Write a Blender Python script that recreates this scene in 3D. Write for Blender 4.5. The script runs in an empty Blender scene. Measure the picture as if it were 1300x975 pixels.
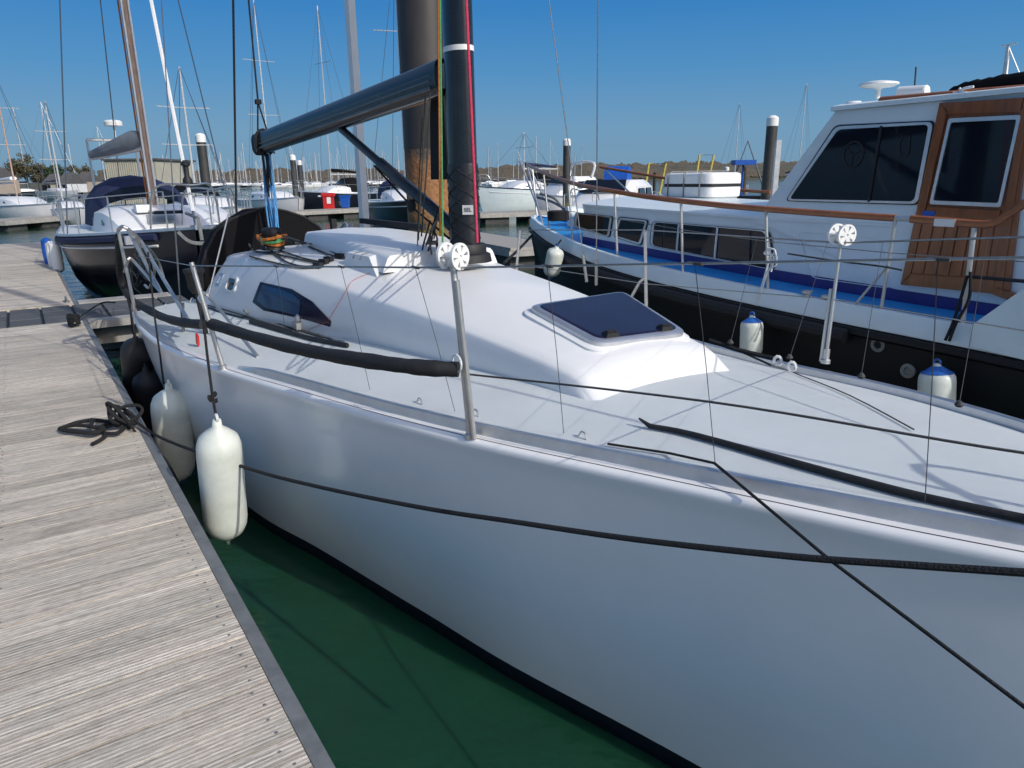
import bpy, math, random
from mathutils import Vector, Matrix
from mathutils.bvhtree import BVHTree
random.seed(7)
PI = math.pi
sc = bpy.context.scene
COL = sc.collection

# ---------------------------------------------------------------- camera, world, sun, exposure
EYE = 2.25                     # camera height over the water
FPX, CX, CY, HZ, ROLL = 900., 650., 487.5, 226., 0.012
PITCH = math.atan((CY-HZ)/FPX)
cam_d = bpy.data.cameras.new('camera'); cam = bpy.data.objects.new('camera', cam_d); COL.objects.link(cam)
cam_d.sensor_width = 36; cam_d.lens = FPX/1300*36; cam_d.clip_end = 5000; cam_d.clip_start = .05
cam.matrix_world = Matrix.Translation((0, 0, EYE)) @ (Matrix.Rotation(PI/2-PITCH, 4, 'X') @ Matrix.Rotation(-ROLL, 4, 'Z'))
sc.camera = cam
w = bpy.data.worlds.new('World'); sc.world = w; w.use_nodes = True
wn = w.node_tree.nodes; wl_ = w.node_tree.links
SUN_AZ, SUN_EL = math.radians(-40.5), math.radians(33)
sky = wn.new('ShaderNodeTexSky'); sky.sky_type = 'NISHITA'; sky.sun_disc = False
sky.sun_elevation = SUN_EL; sky.sun_rotation = PI/2 - SUN_AZ
sky.air_density = 1.0; sky.dust_density = 3.0; sky.ozone_density = 2.0; sky.altitude = 0
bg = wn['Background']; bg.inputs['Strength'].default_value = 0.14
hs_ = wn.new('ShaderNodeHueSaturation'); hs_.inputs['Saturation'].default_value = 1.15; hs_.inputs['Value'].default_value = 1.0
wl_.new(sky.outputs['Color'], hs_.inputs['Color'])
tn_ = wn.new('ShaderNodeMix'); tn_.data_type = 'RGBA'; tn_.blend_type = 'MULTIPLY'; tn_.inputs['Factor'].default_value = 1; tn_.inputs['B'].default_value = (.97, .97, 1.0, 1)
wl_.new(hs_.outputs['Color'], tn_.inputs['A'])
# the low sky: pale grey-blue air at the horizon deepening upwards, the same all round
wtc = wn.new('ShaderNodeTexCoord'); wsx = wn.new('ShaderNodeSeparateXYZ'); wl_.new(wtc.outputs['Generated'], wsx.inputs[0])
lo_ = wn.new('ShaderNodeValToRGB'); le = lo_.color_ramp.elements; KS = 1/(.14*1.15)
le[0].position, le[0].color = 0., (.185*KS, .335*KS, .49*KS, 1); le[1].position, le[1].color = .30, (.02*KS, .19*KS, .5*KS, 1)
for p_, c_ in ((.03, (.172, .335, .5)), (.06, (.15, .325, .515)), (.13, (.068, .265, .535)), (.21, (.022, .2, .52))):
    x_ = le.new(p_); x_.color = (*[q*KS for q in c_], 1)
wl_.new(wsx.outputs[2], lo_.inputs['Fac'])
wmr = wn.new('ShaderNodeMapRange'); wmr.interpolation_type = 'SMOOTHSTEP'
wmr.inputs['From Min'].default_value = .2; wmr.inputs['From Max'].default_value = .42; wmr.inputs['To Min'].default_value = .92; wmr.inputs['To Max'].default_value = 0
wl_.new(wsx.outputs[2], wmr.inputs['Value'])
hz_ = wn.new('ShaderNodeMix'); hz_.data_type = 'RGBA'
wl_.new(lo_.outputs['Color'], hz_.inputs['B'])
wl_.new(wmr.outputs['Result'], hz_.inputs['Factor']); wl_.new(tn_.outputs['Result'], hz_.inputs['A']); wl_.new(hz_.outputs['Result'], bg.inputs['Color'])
sun_d = bpy.data.lights.new('sun', 'SUN'); sun_d.energy = 2.45; sun_d.angle = math.radians(.5); sun_d.color = (1, .965, .88)
sun = bpy.data.objects.new('sun', sun_d); COL.objects.link(sun)
SV = Vector((math.cos(SUN_EL)*math.cos(SUN_AZ), math.cos(SUN_EL)*math.sin(SUN_AZ), math.sin(SUN_EL)))
sun.rotation_euler = SV.to_track_quat('Z', 'Y').to_euler()
sc.view_settings.view_transform = 'Standard'; sc.view_settings.look = 'None'
sc.view_settings.exposure = 0.2; sc.view_settings.gamma = 1
sc.cycles.max_bounces = 6; sc.cycles.transparent_max_bounces = 8

# ---------------------------------------------------------------- layout helpers (a photo pixel becomes a real point)
cp, sp_ = math.cos(PITCH), math.sin(PITCH); cr, sr = math.cos(ROLL), math.sin(ROLL)
def ray(px, py):
    x = (px-CX)/FPX; y = (CY-py)/FPX
    x, y = cr*x+sr*y, -sr*x+cr*y
    return Vector((x, cp+y*sp_, -sp_+y*cp))
def wp(px, py, Y):
    r = ray(px, py); t = Y/r.y
    return Vector((r.x*t, Y, EYE+r.z*t))
def gp(px, Y, z=0.):           # point at depth Y and height z seen in column px (near the horizon row)
    r = ray(px, 240); t = Y/r.y
    return Vector((r.x*t, Y, z))
AX = math.radians(-56)
av = Vector((math.cos(AX), math.sin(AX), 0)); lv = Vector((-av.y, av.x, 0))
RB = Matrix.Rotation(AX, 4, 'Z'); RBi = RB.inverted()
def B2W(p): return RB @ Vector(p)
def W2B(p): return RBi @ Vector(p)
CAMB = W2B((0, 0, EYE))
def rayb(q): return RBi @ ray(*q)
def L(q, lat):                  # on plane lateral = lat (boat frame)
    r = rayb(q); t = lat/r.y
    return Vector((r.x*t, lat, EYE+r.z*t))
def Zp(q, z):
    r = rayb(q); t = (z-EYE)/r.z
    return Vector((r.x*t, r.y*t, z))
def Up(q, u):
    r = rayb(q); t = u/r.x
    return Vector((u, r.y*t, EYE+r.z*t))
def interp(x, xs, ys):
    if x <= xs[0]: return ys[0]
    for i in range(1, len(xs)):
        if x <= xs[i]:
            f = (x-xs[i-1])/(xs[i]-xs[i-1]); return ys[i-1]+(ys[i]-ys[i-1])*f
    return ys[-1]
def smooth(x, xs, ys):          # monotone-ish Catmull-Rom
    n = len(xs)
    if x <= xs[0]: return ys[0]
    if x >= xs[-1]: return ys[-1]
    for i in range(1, n):
        if x <= xs[i]:
            h = xs[i]-xs[i-1]; f = (x-xs[i-1])/h
            def tan(k):
                if k == 0: return (ys[1]-ys[0])/(xs[1]-xs[0])
                if k == n-1: return (ys[-1]-ys[-2])/(xs[-1]-xs[-2])
                return (ys[k+1]-ys[k-1])/(xs[k+1]-xs[k-1])
            a, b = tan(i-1)*h, tan(i)*h
            return (2*f**3-3*f*f+1)*ys[i-1]+(f**3-2*f*f+f)*a+(-2*f**3+3*f*f)*ys[i]+(f**3-f*f)*b

# ---------------------------------------------------------------- materials
def mat(name, col, rough=.5, metal=0., var=0., vscale=6., bump=0., bscale=40., coat=0., spec=.5, stretch=None, rnd=0., col2=None):
    m = bpy.data.materials.new(name); m.use_nodes = True
    n = m.node_tree.nodes; l = m.node_tree.links; b = n['Principled BSDF']
    b.inputs['Base Color'].default_value = (*col, 1); b.inputs['Roughness'].default_value = rough
    b.inputs['Metallic'].default_value = metal; b.inputs['Coat Weight'].default_value = coat
    b.inputs['Coat Roughness'].default_value = .06
    b.inputs['Specular IOR Level'].default_value = spec
    tc = n.new('ShaderNodeTexCoord'); vec = tc.outputs['Object']
    if stretch:
        mp = n.new('ShaderNodeMapping'); mp.inputs['Scale'].default_value = stretch; l.new(vec, mp.inputs['Vector']); vec = mp.outputs['Vector']
    if var or col2:
        t = n.new('ShaderNodeTexNoise'); t.inputs['Scale'].default_value = vscale; t.inputs['Detail'].default_value = 6; t.inputs['Roughness'].default_value = .65
        l.new(vec, t.inputs['Vector'])
        mx = n.new('ShaderNodeMix'); mx.data_type = 'RGBA'
        cr_ = n.new('ShaderNodeMapRange'); cr_.inputs['From Min'].default_value = .3; cr_.inputs['From Max'].default_value = .7
        l.new(t.outputs['Fac'], cr_.inputs['Value']); l.new(cr_.outputs['Result'], mx.inputs['Factor'])
        c2 = col2 if col2 else tuple(min(1, c*(1+var)) for c in col)
        c1 = col if col2 else tuple(c*(1-var) for c in col)
        mx.inputs['A'].default_value = (*c1, 1); mx.inputs['B'].default_value = (*c2, 1)
        out = mx.outputs['Result']
        if rnd:
            oi = n.new('ShaderNodeObjectInfo'); hv = n.new('ShaderNodeHueSaturation')
            mr = n.new('ShaderNodeMapRange'); mr.inputs['To Min'].default_value = 1-rnd; mr.inputs['To Max'].default_value = 1+rnd
            l.new(oi.outputs['Random'], mr.inputs['Value']); l.new(mr.outputs['Result'], hv.inputs['Value']); l.new(out, hv.inputs['Color']); out = hv.outputs['Color']
        l.new(out, b.inputs['Base Color'])
        rr = n.new('ShaderNodeMapRange'); rr.inputs['To Min'].default_value = max(0.02, rough*.8); rr.inputs['To Max'].default_value = min(1, rough*1.25)
        l.new(t.outputs['Fac'], rr.inputs['Value']); l.new(rr.outputs['Result'], b.inputs['Roughness'])
    if bump:
        t2 = n.new('ShaderNodeTexNoise'); t2.inputs['Scale'].default_value = bscale; t2.inputs['Detail'].default_value = 4
        l.new(vec, t2.inputs['Vector'])
        bp = n.new('ShaderNodeBump'); bp.inputs['Strength'].default_value = bump; bp.inputs['Distance'].default_value = .01
        l.new(t2.outputs['Fac'], bp.inputs['Height']); l.new(bp.outputs['Normal'], b.inputs['Normal'])
    return m
M = {}
M['gel'] = mat('white_gelcoat', (.76, .765, .76), .38, var=.03, vscale=3, coat=.08)
M['hullgel'] = mat('hull_gelcoat', (.86, .85, .83), .24, var=.035, vscale=1.6, coat=.35, bump=.03, bscale=2.5)
M['deck'] = mat('nonskid_deck', (.60, .64, .645), .55, var=.05, vscale=2.2, bump=.25, bscale=420)
M['black'] = mat('black_rubber', (.012, .012, .014), .6, var=.3, vscale=9, bump=.15, bscale=60)
M['foam'] = mat('black_foam_sleeve', (.013, .013, .015), .75, var=.35, vscale=14, bump=.6, bscale=22)
M['anti'] = mat('dark_antifouling', (.006, .009, .022), .45, var=.3, vscale=5)
M['carbon'] = mat('black_spar_paint', (.014, .015, .017), .28, var=.25, vscale=7, coat=.3)
M['carbon2'] = mat('satin_carbon', (.02, .021, .023), .38, var=.4, vscale=5, stretch=(.3, 9, 9))
M['sheen'] = mat('grey_boom_sheen', (.075, .078, .082), .3, var=.5, vscale=4, stretch=(.4, 9, 9), coat=.3)
M['steel'] = mat('stainless_steel', (.55, .545, .53), .42, .85, var=.08, vscale=20)
M['alu'] = mat('anodised_aluminium', (.62, .63, .65), .38, .85, var=.08, vscale=12)
M['galv'] = mat('grey_edge_trim', (.19, .2, .2), .6, .3, var=.25, vscale=9, bump=.2, bscale=50)
M['rope'] = mat('black_rope', (.011, .011, .012), .85, var=.4, vscale=90, bump=.8, bscale=160)
M['cord'] = mat('grey_cord', (.05, .05, .05), .8, var=.3, vscale=80)
M['wire'] = mat('steel_wire', (.3, .3, .3), .35, .9, var=.15, vscale=60)
M['white'] = mat('white_plastic', (.78, .78, .76), .4, var=.04, vscale=8)
M['fend'] = mat('white_fender_vinyl', (.70, .73, .68), .45, var=.1, vscale=9, bump=.05, bscale=12, col2=(.56, .60, .53))
M['fendb'] = mat('blue_fender_end', (.02, .12, .42), .45, var=.2)
M['glass'] = mat('dark_tinted_glass', (.006, .009, .016), .05, var=.2, vscale=2, spec=.35)
M['blueglass'] = mat('tinted_blue_acrylic', (.010, .009, .034), .16, var=.25, vscale=3, spec=.16)
M['navy'] = mat('navy_hull_paint', (.006, .008, .016), .3, var=.3, vscale=2, coat=.3)
M['navycloth'] = mat('navy_canvas', (.012, .018, .06), .75, var=.3, vscale=5, bump=.3, bscale=9)
M['blackcloth'] = mat('black_canvas', (.005, .005, .006), .9, spec=.2, var=.4, vscale=4, bump=.5, bscale=7)
M['greycloth'] = mat('grey_canvas', (.13, .15, .18), .8, var=.2, vscale=6, bump=.3, bscale=9)
M['bluedeck'] = mat('blue_deck_paint', (.02, .26, .64), .5, var=.12, vscale=4, bump=.15, bscale=120)
M['deckshade'] = mat('painted_deck_shade', (.01, .02, .17), .4, var=.15)
M['cwhite'] = mat('cruiser_white_paint', (.68, .76, .78), .35, var=.06, vscale=2.5, coat=.1)
M['teak'] = mat('varnished_mahogany', (.235, .068, .016), .3, var=.35, vscale=4, coat=.25, stretch=(6, 6, .8))
M['rail'] = mat('varnished_handrail', (.33, .10, .025), .3, var=.35, vscale=6, coat=.25, stretch=(1, 8, 8))
M['red'] = mat('red_paint', (.55, .02, .02), .45, var=.15)
M['blue'] = mat('blue_paint', (.01, .09, .42), .45, var=.15)
M['teal'] = mat('blue_hull_paint', (.012, .09, .2), .3, var=.2, vscale=2, coat=.3)
M['orange'] = mat('orange_rope', (.45, .14, .02), .8, var=.3, vscale=60)
M['green'] = mat('green_rope', (.08, .28, .1), .8, var=.3, vscale=60)
M['pink'] = mat('pink_rope', (.55, .035, .09), .8, var=.3, vscale=60)
M['bluerope'] = mat('blue_rope', (.09, .3, .58), .8, var=.3, vscale=60)
M['redrope'] = mat('red_rope', (.42, .06, .03), .8, var=.4, vscale=40)
M['dkrope'] = mat('dark_flecked_rope', (.045, .05, .045), .85, var=.5, vscale=70)
M['pile_grey'] = mat('grey_pile_sleeve', (.045, .043, .04), .5, var=.3, vscale=2, bump=.2, bscale=6)
M['black_panel'] = mat('black_bag_cloth', (.006, .006, .007), .8, var=.3)
M['concrete'] = mat('pontoon_concrete', (.32, .31, .29), .85, var=.25, vscale=4, bump=.3, bscale=30)
M['pontdeck'] = mat('far_pontoon_boards', (.33, .31, .28), .8, var=.25, vscale=5, stretch=(1, 12, 1))
M['float'] = mat('pontoon_float', (.05, .05, .05), .8, var=.4, vscale=3)
M['mastal'] = mat('mast_aluminium', (.6, .6, .6), .4, .4, var=.12, vscale=6)
M['mastwood'] = mat('varnished_mast', (.42, .29, .22), .4, var=.3, vscale=5, stretch=(6, 6, 1))
M['ywhite'] = mat('yacht_white', (.74, .74, .74), .35, var=.06, vscale=2, coat=.2)
M['yellow'] = mat('yellow_paint', (.62, .48, .08), .5, var=.2)
M['shed'] = mat('beige_cladding', (.42, .4, .33), .7, var=.12, vscale=1.2)
M['roofm'] = mat('slate_roof', (.09, .085, .085), .8, var=.25)
M['brickm'] = mat('house_wall', (.38, .32, .27), .85, var=.2)
M['bark'] = mat('tree_bark', (.07, .05, .035), .9, var=.3)

def foliage(name, c1, c2):
    m = mat(name, c1, .75, var=0, col2=c2, vscale=.55)
    return m
M['leaf_dark'] = foliage('evergreen_leaves', (.018, .045, .016), (.045, .085, .025))
M['leaf_brown'] = foliage('budding_twigs', (.075, .06, .032), (.12, .105, .045))
M['wood_far'] = mat('bare_wood', (.062, .054, .04), .9, col2=(.105, .085, .062), vscale=.04)

def plank_mat():
    m = bpy.data.materials.new('weathered_grooved_boards'); m.use_nodes = True
    n = m.node_tree.nodes; l = m.node_tree.links; b = n['Principled BSDF']
    b.inputs['Roughness'].default_value = .82; b.inputs['Specular IOR Level'].default_value = .25
    tc = n.new('ShaderNodeTexCoord'); oi = n.new('ShaderNodeObjectInfo')
    sx = n.new('ShaderNodeSeparateXYZ'); l.new(tc.outputs['Object'], sx.inputs[0])
    off = n.new('ShaderNodeMath'); off.operation = 'MULTIPLY'; off.inputs[1].default_value = 173.; l.new(oi.outputs['Random'], off.inputs[0])
    cm = n.new('ShaderNodeCombineXYZ'); ad = n.new('ShaderNodeMath'); l.new(sx.outputs[1], ad.inputs[0]); l.new(off.outputs[0], ad.inputs[1])
    l.new(sx.outputs[0], cm.inputs[0]); l.new(ad.outputs[0], cm.inputs[1]); l.new(off.outputs[0], cm.inputs[2])
    def noise(scale, detail, rough=.6):
        mp = n.new('ShaderNodeMapping'); mp.inputs['Scale'].default_value = scale; l.new(cm.outputs[0], mp.inputs['Vector'])
        t = n.new('ShaderNodeTexNoise'); t.inputs['Scale'].default_value = 1; t.inputs['Detail'].default_value = detail; t.inputs['Roughness'].default_value = rough
        l.new(mp.outputs[0], t.inputs['Vector']); return t.outputs['Fac']
    grain = noise((150, 2.6, 1), 5); streak = noise((46, .9, 1), 5, .7); blot = noise((3, 1.6, 1), 4); fleck = noise((190, 26, 1), 3)
    def ramp(src, stops):
        r = n.new('ShaderNodeValToRGB'); e = r.color_ramp.elements
        e[0].position, e[0].color = stops[0][0], (*stops[0][1], 1); e[1].position, e[1].color = stops[-1][0], (*stops[-1][1], 1)
        for p_, c_ in stops[1:-1]:
            x = e.new(p_); x.color = (*c_, 1)
        l.new(src, r.inputs['Fac']); return r.outputs['Color']
    def mix(a, bb, f, mode='MIX'):
        x = n.new('ShaderNodeMix'); x.data_type = 'RGBA'; x.blend_type = mode
        l.new(a, x.inputs['A']); l.new(bb, x.inputs['B'])
        if isinstance(f, float): x.inputs['Factor'].default_value = f
        else: l.new(f, x.inputs['Factor'])
        return x.outputs['Result']
    base = ramp(blot, [(.3, (.39, .355, .31)), (.43, (.515, .465, .40)), (.57, (.445, .415, .36)), (.72, (.595, .545, .475))])
    g1 = ramp(streak, [(.3, (.55, .52, .5)), (.5, (.95, .94, .93)), (.72, (1.15, 1.14, 1.12))])
    g2 = ramp(grain, [(.3, (.5, .48, .46)), (.5, (1, 1, 1)), (.72, (1.3, 1.3, 1.3))])
    c = mix(base, g1, .8, 'MULTIPLY'); c = mix(c, g2, .75, 'MULTIPLY')
    c = mix(c, ramp(fleck, [(.36, (.55, .53, .5)), (.5, (1, 1, 1)), (.65, (1.12, 1.12, 1.1))]), .6, 'MULTIPLY')
    # machined anti-slip grooves, seven to a board, darkened by a patchy amount
    gw = n.new('ShaderNodeMath'); gw.operation = 'MULTIPLY'; gw.inputs[1].default_value = 2*PI*8/.142; l.new(sx.outputs[0], gw.inputs[0])
    gc = n.new('ShaderNodeMath'); gc.operation = 'COSINE'; l.new(gw.outputs[0], gc.inputs[0])
    gr = ramp(gc.outputs[0], [(0., (1, 1, 1)), (.55, (.98, .98, .97)), (1., (.8, .775, .74))])
    gm = n.new('ShaderNodeMapRange'); gm.inputs['From Min'].default_value = .35; gm.inputs['From Max'].default_value = .65; gm.inputs['To Min'].default_value = .15; gm.inputs['To Max'].default_value = .65
    l.new(noise((14, 3., 1), 3), gm.inputs['Value'])
    c = mix(c, gr, gm.outputs['Result'], 'MULTIPLY')
    hv = n.new('ShaderNodeHueSaturation'); mr = n.new('ShaderNodeMapRange'); mr.inputs['To Min'].default_value = .98; mr.inputs['To Max'].default_value = 1.3
    l.new(oi.outputs['Random'], mr.inputs['Value']); l.new(mr.outputs['Result'], hv.inputs['Value']); l.new(c, hv.inputs['Color'])
    l.new(hv.outputs['Color'], b.inputs['Base Color'])
    bp = n.new('ShaderNodeBump'); bp.inputs['Strength'].default_value = .5; bp.inputs['Distance'].default_value = .004
    l.new(streak, bp.inputs['Height'])
    bp3 = n.new('ShaderNodeBump'); bp3.inputs['Strength'].default_value = .28; bp3.inputs['Distance'].default_value = .0025; bp3.invert = True; l.new(gc.outputs[0], bp3.inputs['Height']); l.new(bp.outputs['Normal'], bp3.inputs['Normal'])
    bp2 = n.new('ShaderNodeBump'); bp2.inputs['Strength'].default_value = .4; bp2.inputs['Distance'].default_value = .003
    l.new(grain, bp2.inputs['Height']); l.new(bp3.outputs['Normal'], bp2.inputs['Normal'])
    l.new(bp2.outputs['Normal'], b.inputs['Normal'])
    return m
M['plank'] = plank_mat()

def water_mat():
    m = bpy.data.materials.new('harbour_water'); m.use_nodes = True
    n = m.node_tree.nodes; l = m.node_tree.links; b = n['Principled BSDF']
    b.inputs['Base Color'].default_value = (.018, .075, .055, 1); b.inputs['Roughness'].default_value = .06; b.inputs['IOR'].default_value = 1.33
    b.inputs['Subsurface Weight'].default_value = 1; b.inputs['Subsurface Radius'].default_value = (.25, 1, .6); b.inputs['Subsurface Scale'].default_value = .15
    tc = n.new('ShaderNodeTexCoord')
    mp = n.new('ShaderNodeMapping'); mp.inputs['Scale'].default_value = (1, 1.5, 1); l.new(tc.outputs['Object'], mp.inputs['Vector'])
    t = n.new('ShaderNodeTexNoise'); t.inputs['Scale'].default_value = 1.1; t.inputs['Detail'].default_value = 5; t.inputs['Roughness'].default_value = .55
    t2 = n.new('ShaderNodeTexNoise'); t2.inputs['Scale'].default_value = .02; t2.inputs['Detail'].default_value = 2
    l.new(mp.outputs[0], t.inputs['Vector']); l.new(mp.outputs[0], t2.inputs['Vector'])
    bp = n.new('ShaderNodeBump'); bp.inputs['Strength'].default_value = .5; bp.inputs['Distance'].default_value = .08
    l.new(t.outputs['Fac'], bp.inputs['Height']); l.new(bp.outputs['Normal'], b.inputs['Normal'])
    mx = n.new('ShaderNodeMix'); mx.data_type = 'RGBA'; mx.inputs['A'].default_value = (.009, .05, .024, 1); mx.inputs['B'].default_value = (.011, .06, .034, 1)
    l.new(t2.outputs['Fac'], mx.inputs['Factor']); l.new(mx.outputs['Result'], b.inputs['Base Color'])
    return m
M['water'] = water_mat()

def rust_pile_mat():
    m = bpy.data.materials.new('rusty_steel_pile'); m.use_nodes = True
    n = m.node_tree.nodes; l = m.node_tree.links; b = n['Principled BSDF']; b.inputs['Roughness'].default_value = .7
    tc = n.new('ShaderNodeTexCoord'); sx = n.new('ShaderNodeSeparateXYZ'); l.new(tc.outputs['Object'], sx.inputs[0])
    t = n.new('ShaderNodeTexNoise'); t.inputs['Scale'].default_value = 5; t.inputs['Detail'].default_value = 8; t.inputs['Roughness'].default_value = .7
    l.new(tc.outputs['Object'], t.inputs['Vector'])
    ad = n.new('ShaderNodeMath'); ad.operation = 'MULTIPLY_ADD'; ad.inputs[1].default_value = .7
    l.new(t.outputs['Fac'], ad.inputs[0]); l.new(sx.outputs[2], ad.inputs[2])
    r = n.new('ShaderNodeValToRGB'); mr = n.new('ShaderNodeMapRange'); mr.inputs['From Min'].default_value = 0; mr.inputs['From Max'].default_value = 6
    l.new(ad.outputs[0], mr.inputs['Value']); l.new(mr.outputs['Result'], r.inputs['Fac'])
    e = r.color_ramp.elements
    e[0].position, e[0].color = .0, (.05, .06, .02, 1); e[1].position, e[1].color = 1., (.10, .085, .07, 1)
    for p_, c_ in [(.30, (.13, .15, .045)), (.335, (.2, .13, .05)), (.37, (.36, .17, .06)), (.46, (.3, .14, .06)), (.49, (.1, .075, .055)), (.6, (.09, .075, .06))]:
        x = e.new(p_); x.color = (*c_, 1)
    t3 = n.new('ShaderNodeTexNoise'); t3.inputs['Scale'].default_value = 22; t3.inputs['Detail'].default_value = 6; l.new(tc.outputs['Object'], t3.inputs['Vector'])
    mx = n.new('ShaderNodeMix'); mx.data_type = 'RGBA'; mx.blend_type = 'MULTIPLY'; mx.inputs['Factor'].default_value = .7
    rr = n.new('ShaderNodeValToRGB'); rr.color_ramp.elements[0].position = .35; rr.color_ramp.elements[0].color = (.45, .4, .35, 1); rr.color_ramp.elements[1].position = .6
    l.new(t3.outputs['Fac'], rr.inputs['Fac']); l.new(r.outputs['Color'], mx.inputs['A']); l.new(rr.outputs['Color'], mx.inputs['B'])
    l.new(mx.outputs['Result'], b.inputs['Base Color'])
    bp = n.new('ShaderNodeBump'); bp.inputs['Strength'].default_value = .6; bp.inputs['Distance'].default_value = .02; l.new(t3.outputs['Fac'], bp.inputs['Height']); l.new(bp.outputs['Normal'], b.inputs['Normal'])
    return m
M['rustpile'] = rust_pile_mat()

# ---------------------------------------------------------------- mesh builder
def V(p): return Vector(p)
class MB:
    def __init__(s): s.v = []; s.f = []
    def add(s, verts, faces):
        o = len(s.v); s.v += [Vector(q) for q in verts]; s.f += [tuple(i+o for i in f) for f in faces]; return s
    def box(s, c, size, rot=None, taper=1.):
        x, y, z = [q/2 for q in size]; vs = []
        for dz in (-1, 1):
            k = 1 if dz < 0 else taper
            for dx, dy in ((-1, -1), (1, -1), (1, 1), (-1, 1)):
                p = Vector((dx*x*k, dy*y*k, dz*z))
                if rot is not None: p = rot @ p
                vs.append(p+Vector(c))
        return s.add(vs, [(3, 2, 1, 0), (4, 5, 6, 7), (0, 1, 5, 4), (1, 2, 6, 5), (2, 3, 7, 6), (3, 0, 4, 7)])
    def hexa(s, b, t):          # bottom 4, top 4
        return s.add(list(b)+list(t), [(3, 2, 1, 0), (4, 5, 6, 7), (0, 1, 5, 4), (1, 2, 6, 5), (2, 3, 7, 6), (3, 0, 4, 7)])
    def tube(s, pts, r, n=8, cap=True, sx=1., up=None):
        pts = [Vector(q) for q in pts]; N = len(pts)
        rs = r if isinstance(r, (list, tuple)) else [r]*N
        vs = []; prev = None
        for i, q in enumerate(pts):
            t = (pts[min(i+1, N-1)]-pts[max(i-1, 0)])
            if t.length < 1e-9: t = Vector((0, 0, 1))
            t.normalize()
            if prev is None:
                a = Vector(up) if up else (Vector((0, 0, 1)) if abs(t.z) < .9 else Vector((1, 0, 0)))
            else: a = prev
            x = (a - t*a.dot(t))
            if x.length < 1e-6: x = t.orthogonal()
            x.normalize(); y = t.cross(x); prev = x
            for k in range(n):
                th = 2*PI*k/n; vs.append(q+x*math.cos(th)*rs[i]*sx+y*math.sin(th)*rs[i])
        fs = [(i*n+k, i*n+(k+1) % n, (i+1)*n+(k+1) % n, (i+1)*n+k) for i in range(N-1) for k in range(n)]
        if cap: fs += [tuple(range(n))[::-1], tuple((N-1)*n+k for k in range(n))]
        return s.add(vs, fs)
    def lathe(s, prof, c=(0, 0, 0), n=16, axis=(0, 0, 1), close=True):
        a = Vector(axis).normalized(); x = a.orthogonal().normalized(); y = a.cross(x); c = Vector(c); vs = []
        for (r, h) in prof:
            for k in range(n):
                th = 2*PI*k/n; vs.append(c+a*h+(x*math.cos(th)+y*math.sin(th))*max(r, 1e-4))
        m = len(prof)
        fs = [(i*n+k, i*n+(k+1) % n, (i+1)*n+(k+1) % n, (i+1)*n+k) for i in range(m-1) for k in range(n)]
        if close: fs += [tuple(range(n))[::-1], tuple((m-1)*n+k for k in range(n))]
        return s.add(vs, fs)
    def grid(s, rows, closed=False, flip=False):
        n = len(rows[0]); vs = [q for r in rows for q in r]; fs = []
        for i in range(len(rows)-1):
            for k in range(n if closed else n-1):
                f = (i*n+k, i*n+(k+1) % n, (i+1)*n+(k+1) % n, (i+1)*n+k)
                fs.append(f[::-1] if flip else f)
        return s.add(vs, fs)
    def poly(s, pts, flip=False):
        i = list(range(len(pts))); return s.add(pts, [tuple(i[::-1] if flip else i)])
    def slab(s, pts, off):      # prism: polygon extruded by the vector off
        n = len(pts); off = Vector(off); vs = [Vector(q) for q in pts]+[Vector(q)+off for q in pts]
        return s.add(vs, [tuple(range(n))[::-1], tuple(range(n, 2*n))]+[(i, (i+1) % n, (i+1) % n+n, i+n) for i in range(n)])
    def frame(s, outer, inner, off):   # ring between two polygons, extruded
        n = len(outer); off = Vector(off); vs = [Vector(q) for q in outer]+[Vector(q) for q in inner]; vs += [q+off for q in vs]
        fs = []
        for i in range(n):
            j = (i+1) % n
            fs += [(i, j, n+j, n+i), (2*n+i, 3*n+i, 3*n+j, 2*n+j), (i, 2*n+i, 2*n+j, j), (n+i, n+j, 3*n+j, 3*n+i)]
        return s.add(vs, fs)
    def build(s, name, m, parent=None, org=(0, 0, 0), sharp=35, fix=True):
        me = bpy.data.meshes.new(name); o_ = Vector(org)
        me.from_pydata([q-o_ for q in s.v], [], s.f); me.materials.append(m)
        if fix:
            import bmesh
            bm = bmesh.new(); bm.from_mesh(me); bmesh.ops.recalc_face_normals(bm, faces=bm.faces); bm.to_mesh(me); bm.free()
        me.polygons.foreach_set('use_smooth', [True]*len(me.polygons)); me.set_sharp_from_angle(angle=math.radians(sharp)); me.update()
        o = bpy.data.objects.new(name, me); COL.objects.link(o)
        if parent: o.parent = parent
        return o
def cat(pts, n=6):              # Catmull-Rom through points
    pts = [Vector(q) for q in pts]; out = []
    for i in range(len(pts)-1):
        a, b, c, d = pts[max(i-1, 0)], pts[i], pts[i+1], pts[min(i+2, len(pts)-1)]
        for k in range(n):
            t = k/n; out.append(.5*((2*b)+(c-a)*t+(2*a-5*b+4*c-d)*t*t+(3*b-a-3*c+d)*t**3))
    return out+[pts[-1]]
def sag(a, b, s, n=12):
    a, b = Vector(a), Vector(b); return [a.lerp(b, i/n)-Vector((0, 0, 4*s*(i/n)*(1-i/n))) for i in range(n+1)]
def arc(c, r, a0, a1, n, x=(1, 0, 0), y=(0, 0, 1)):
    c, x, y = Vector(c), Vector(x), Vector(y)
    return [c+x*r*math.cos(a0+(a1-a0)*i/n)+y*r*math.sin(a0+(a1-a0)*i/n) for i in range(n+1)]
def tag(o, label=None, cat_=None, group=None, kind=None):
    if label: o['label'] = label
    if cat_: o['category'] = cat_
    if group: o['group'] = group
    if kind: o['kind'] = kind
    return o
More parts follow.
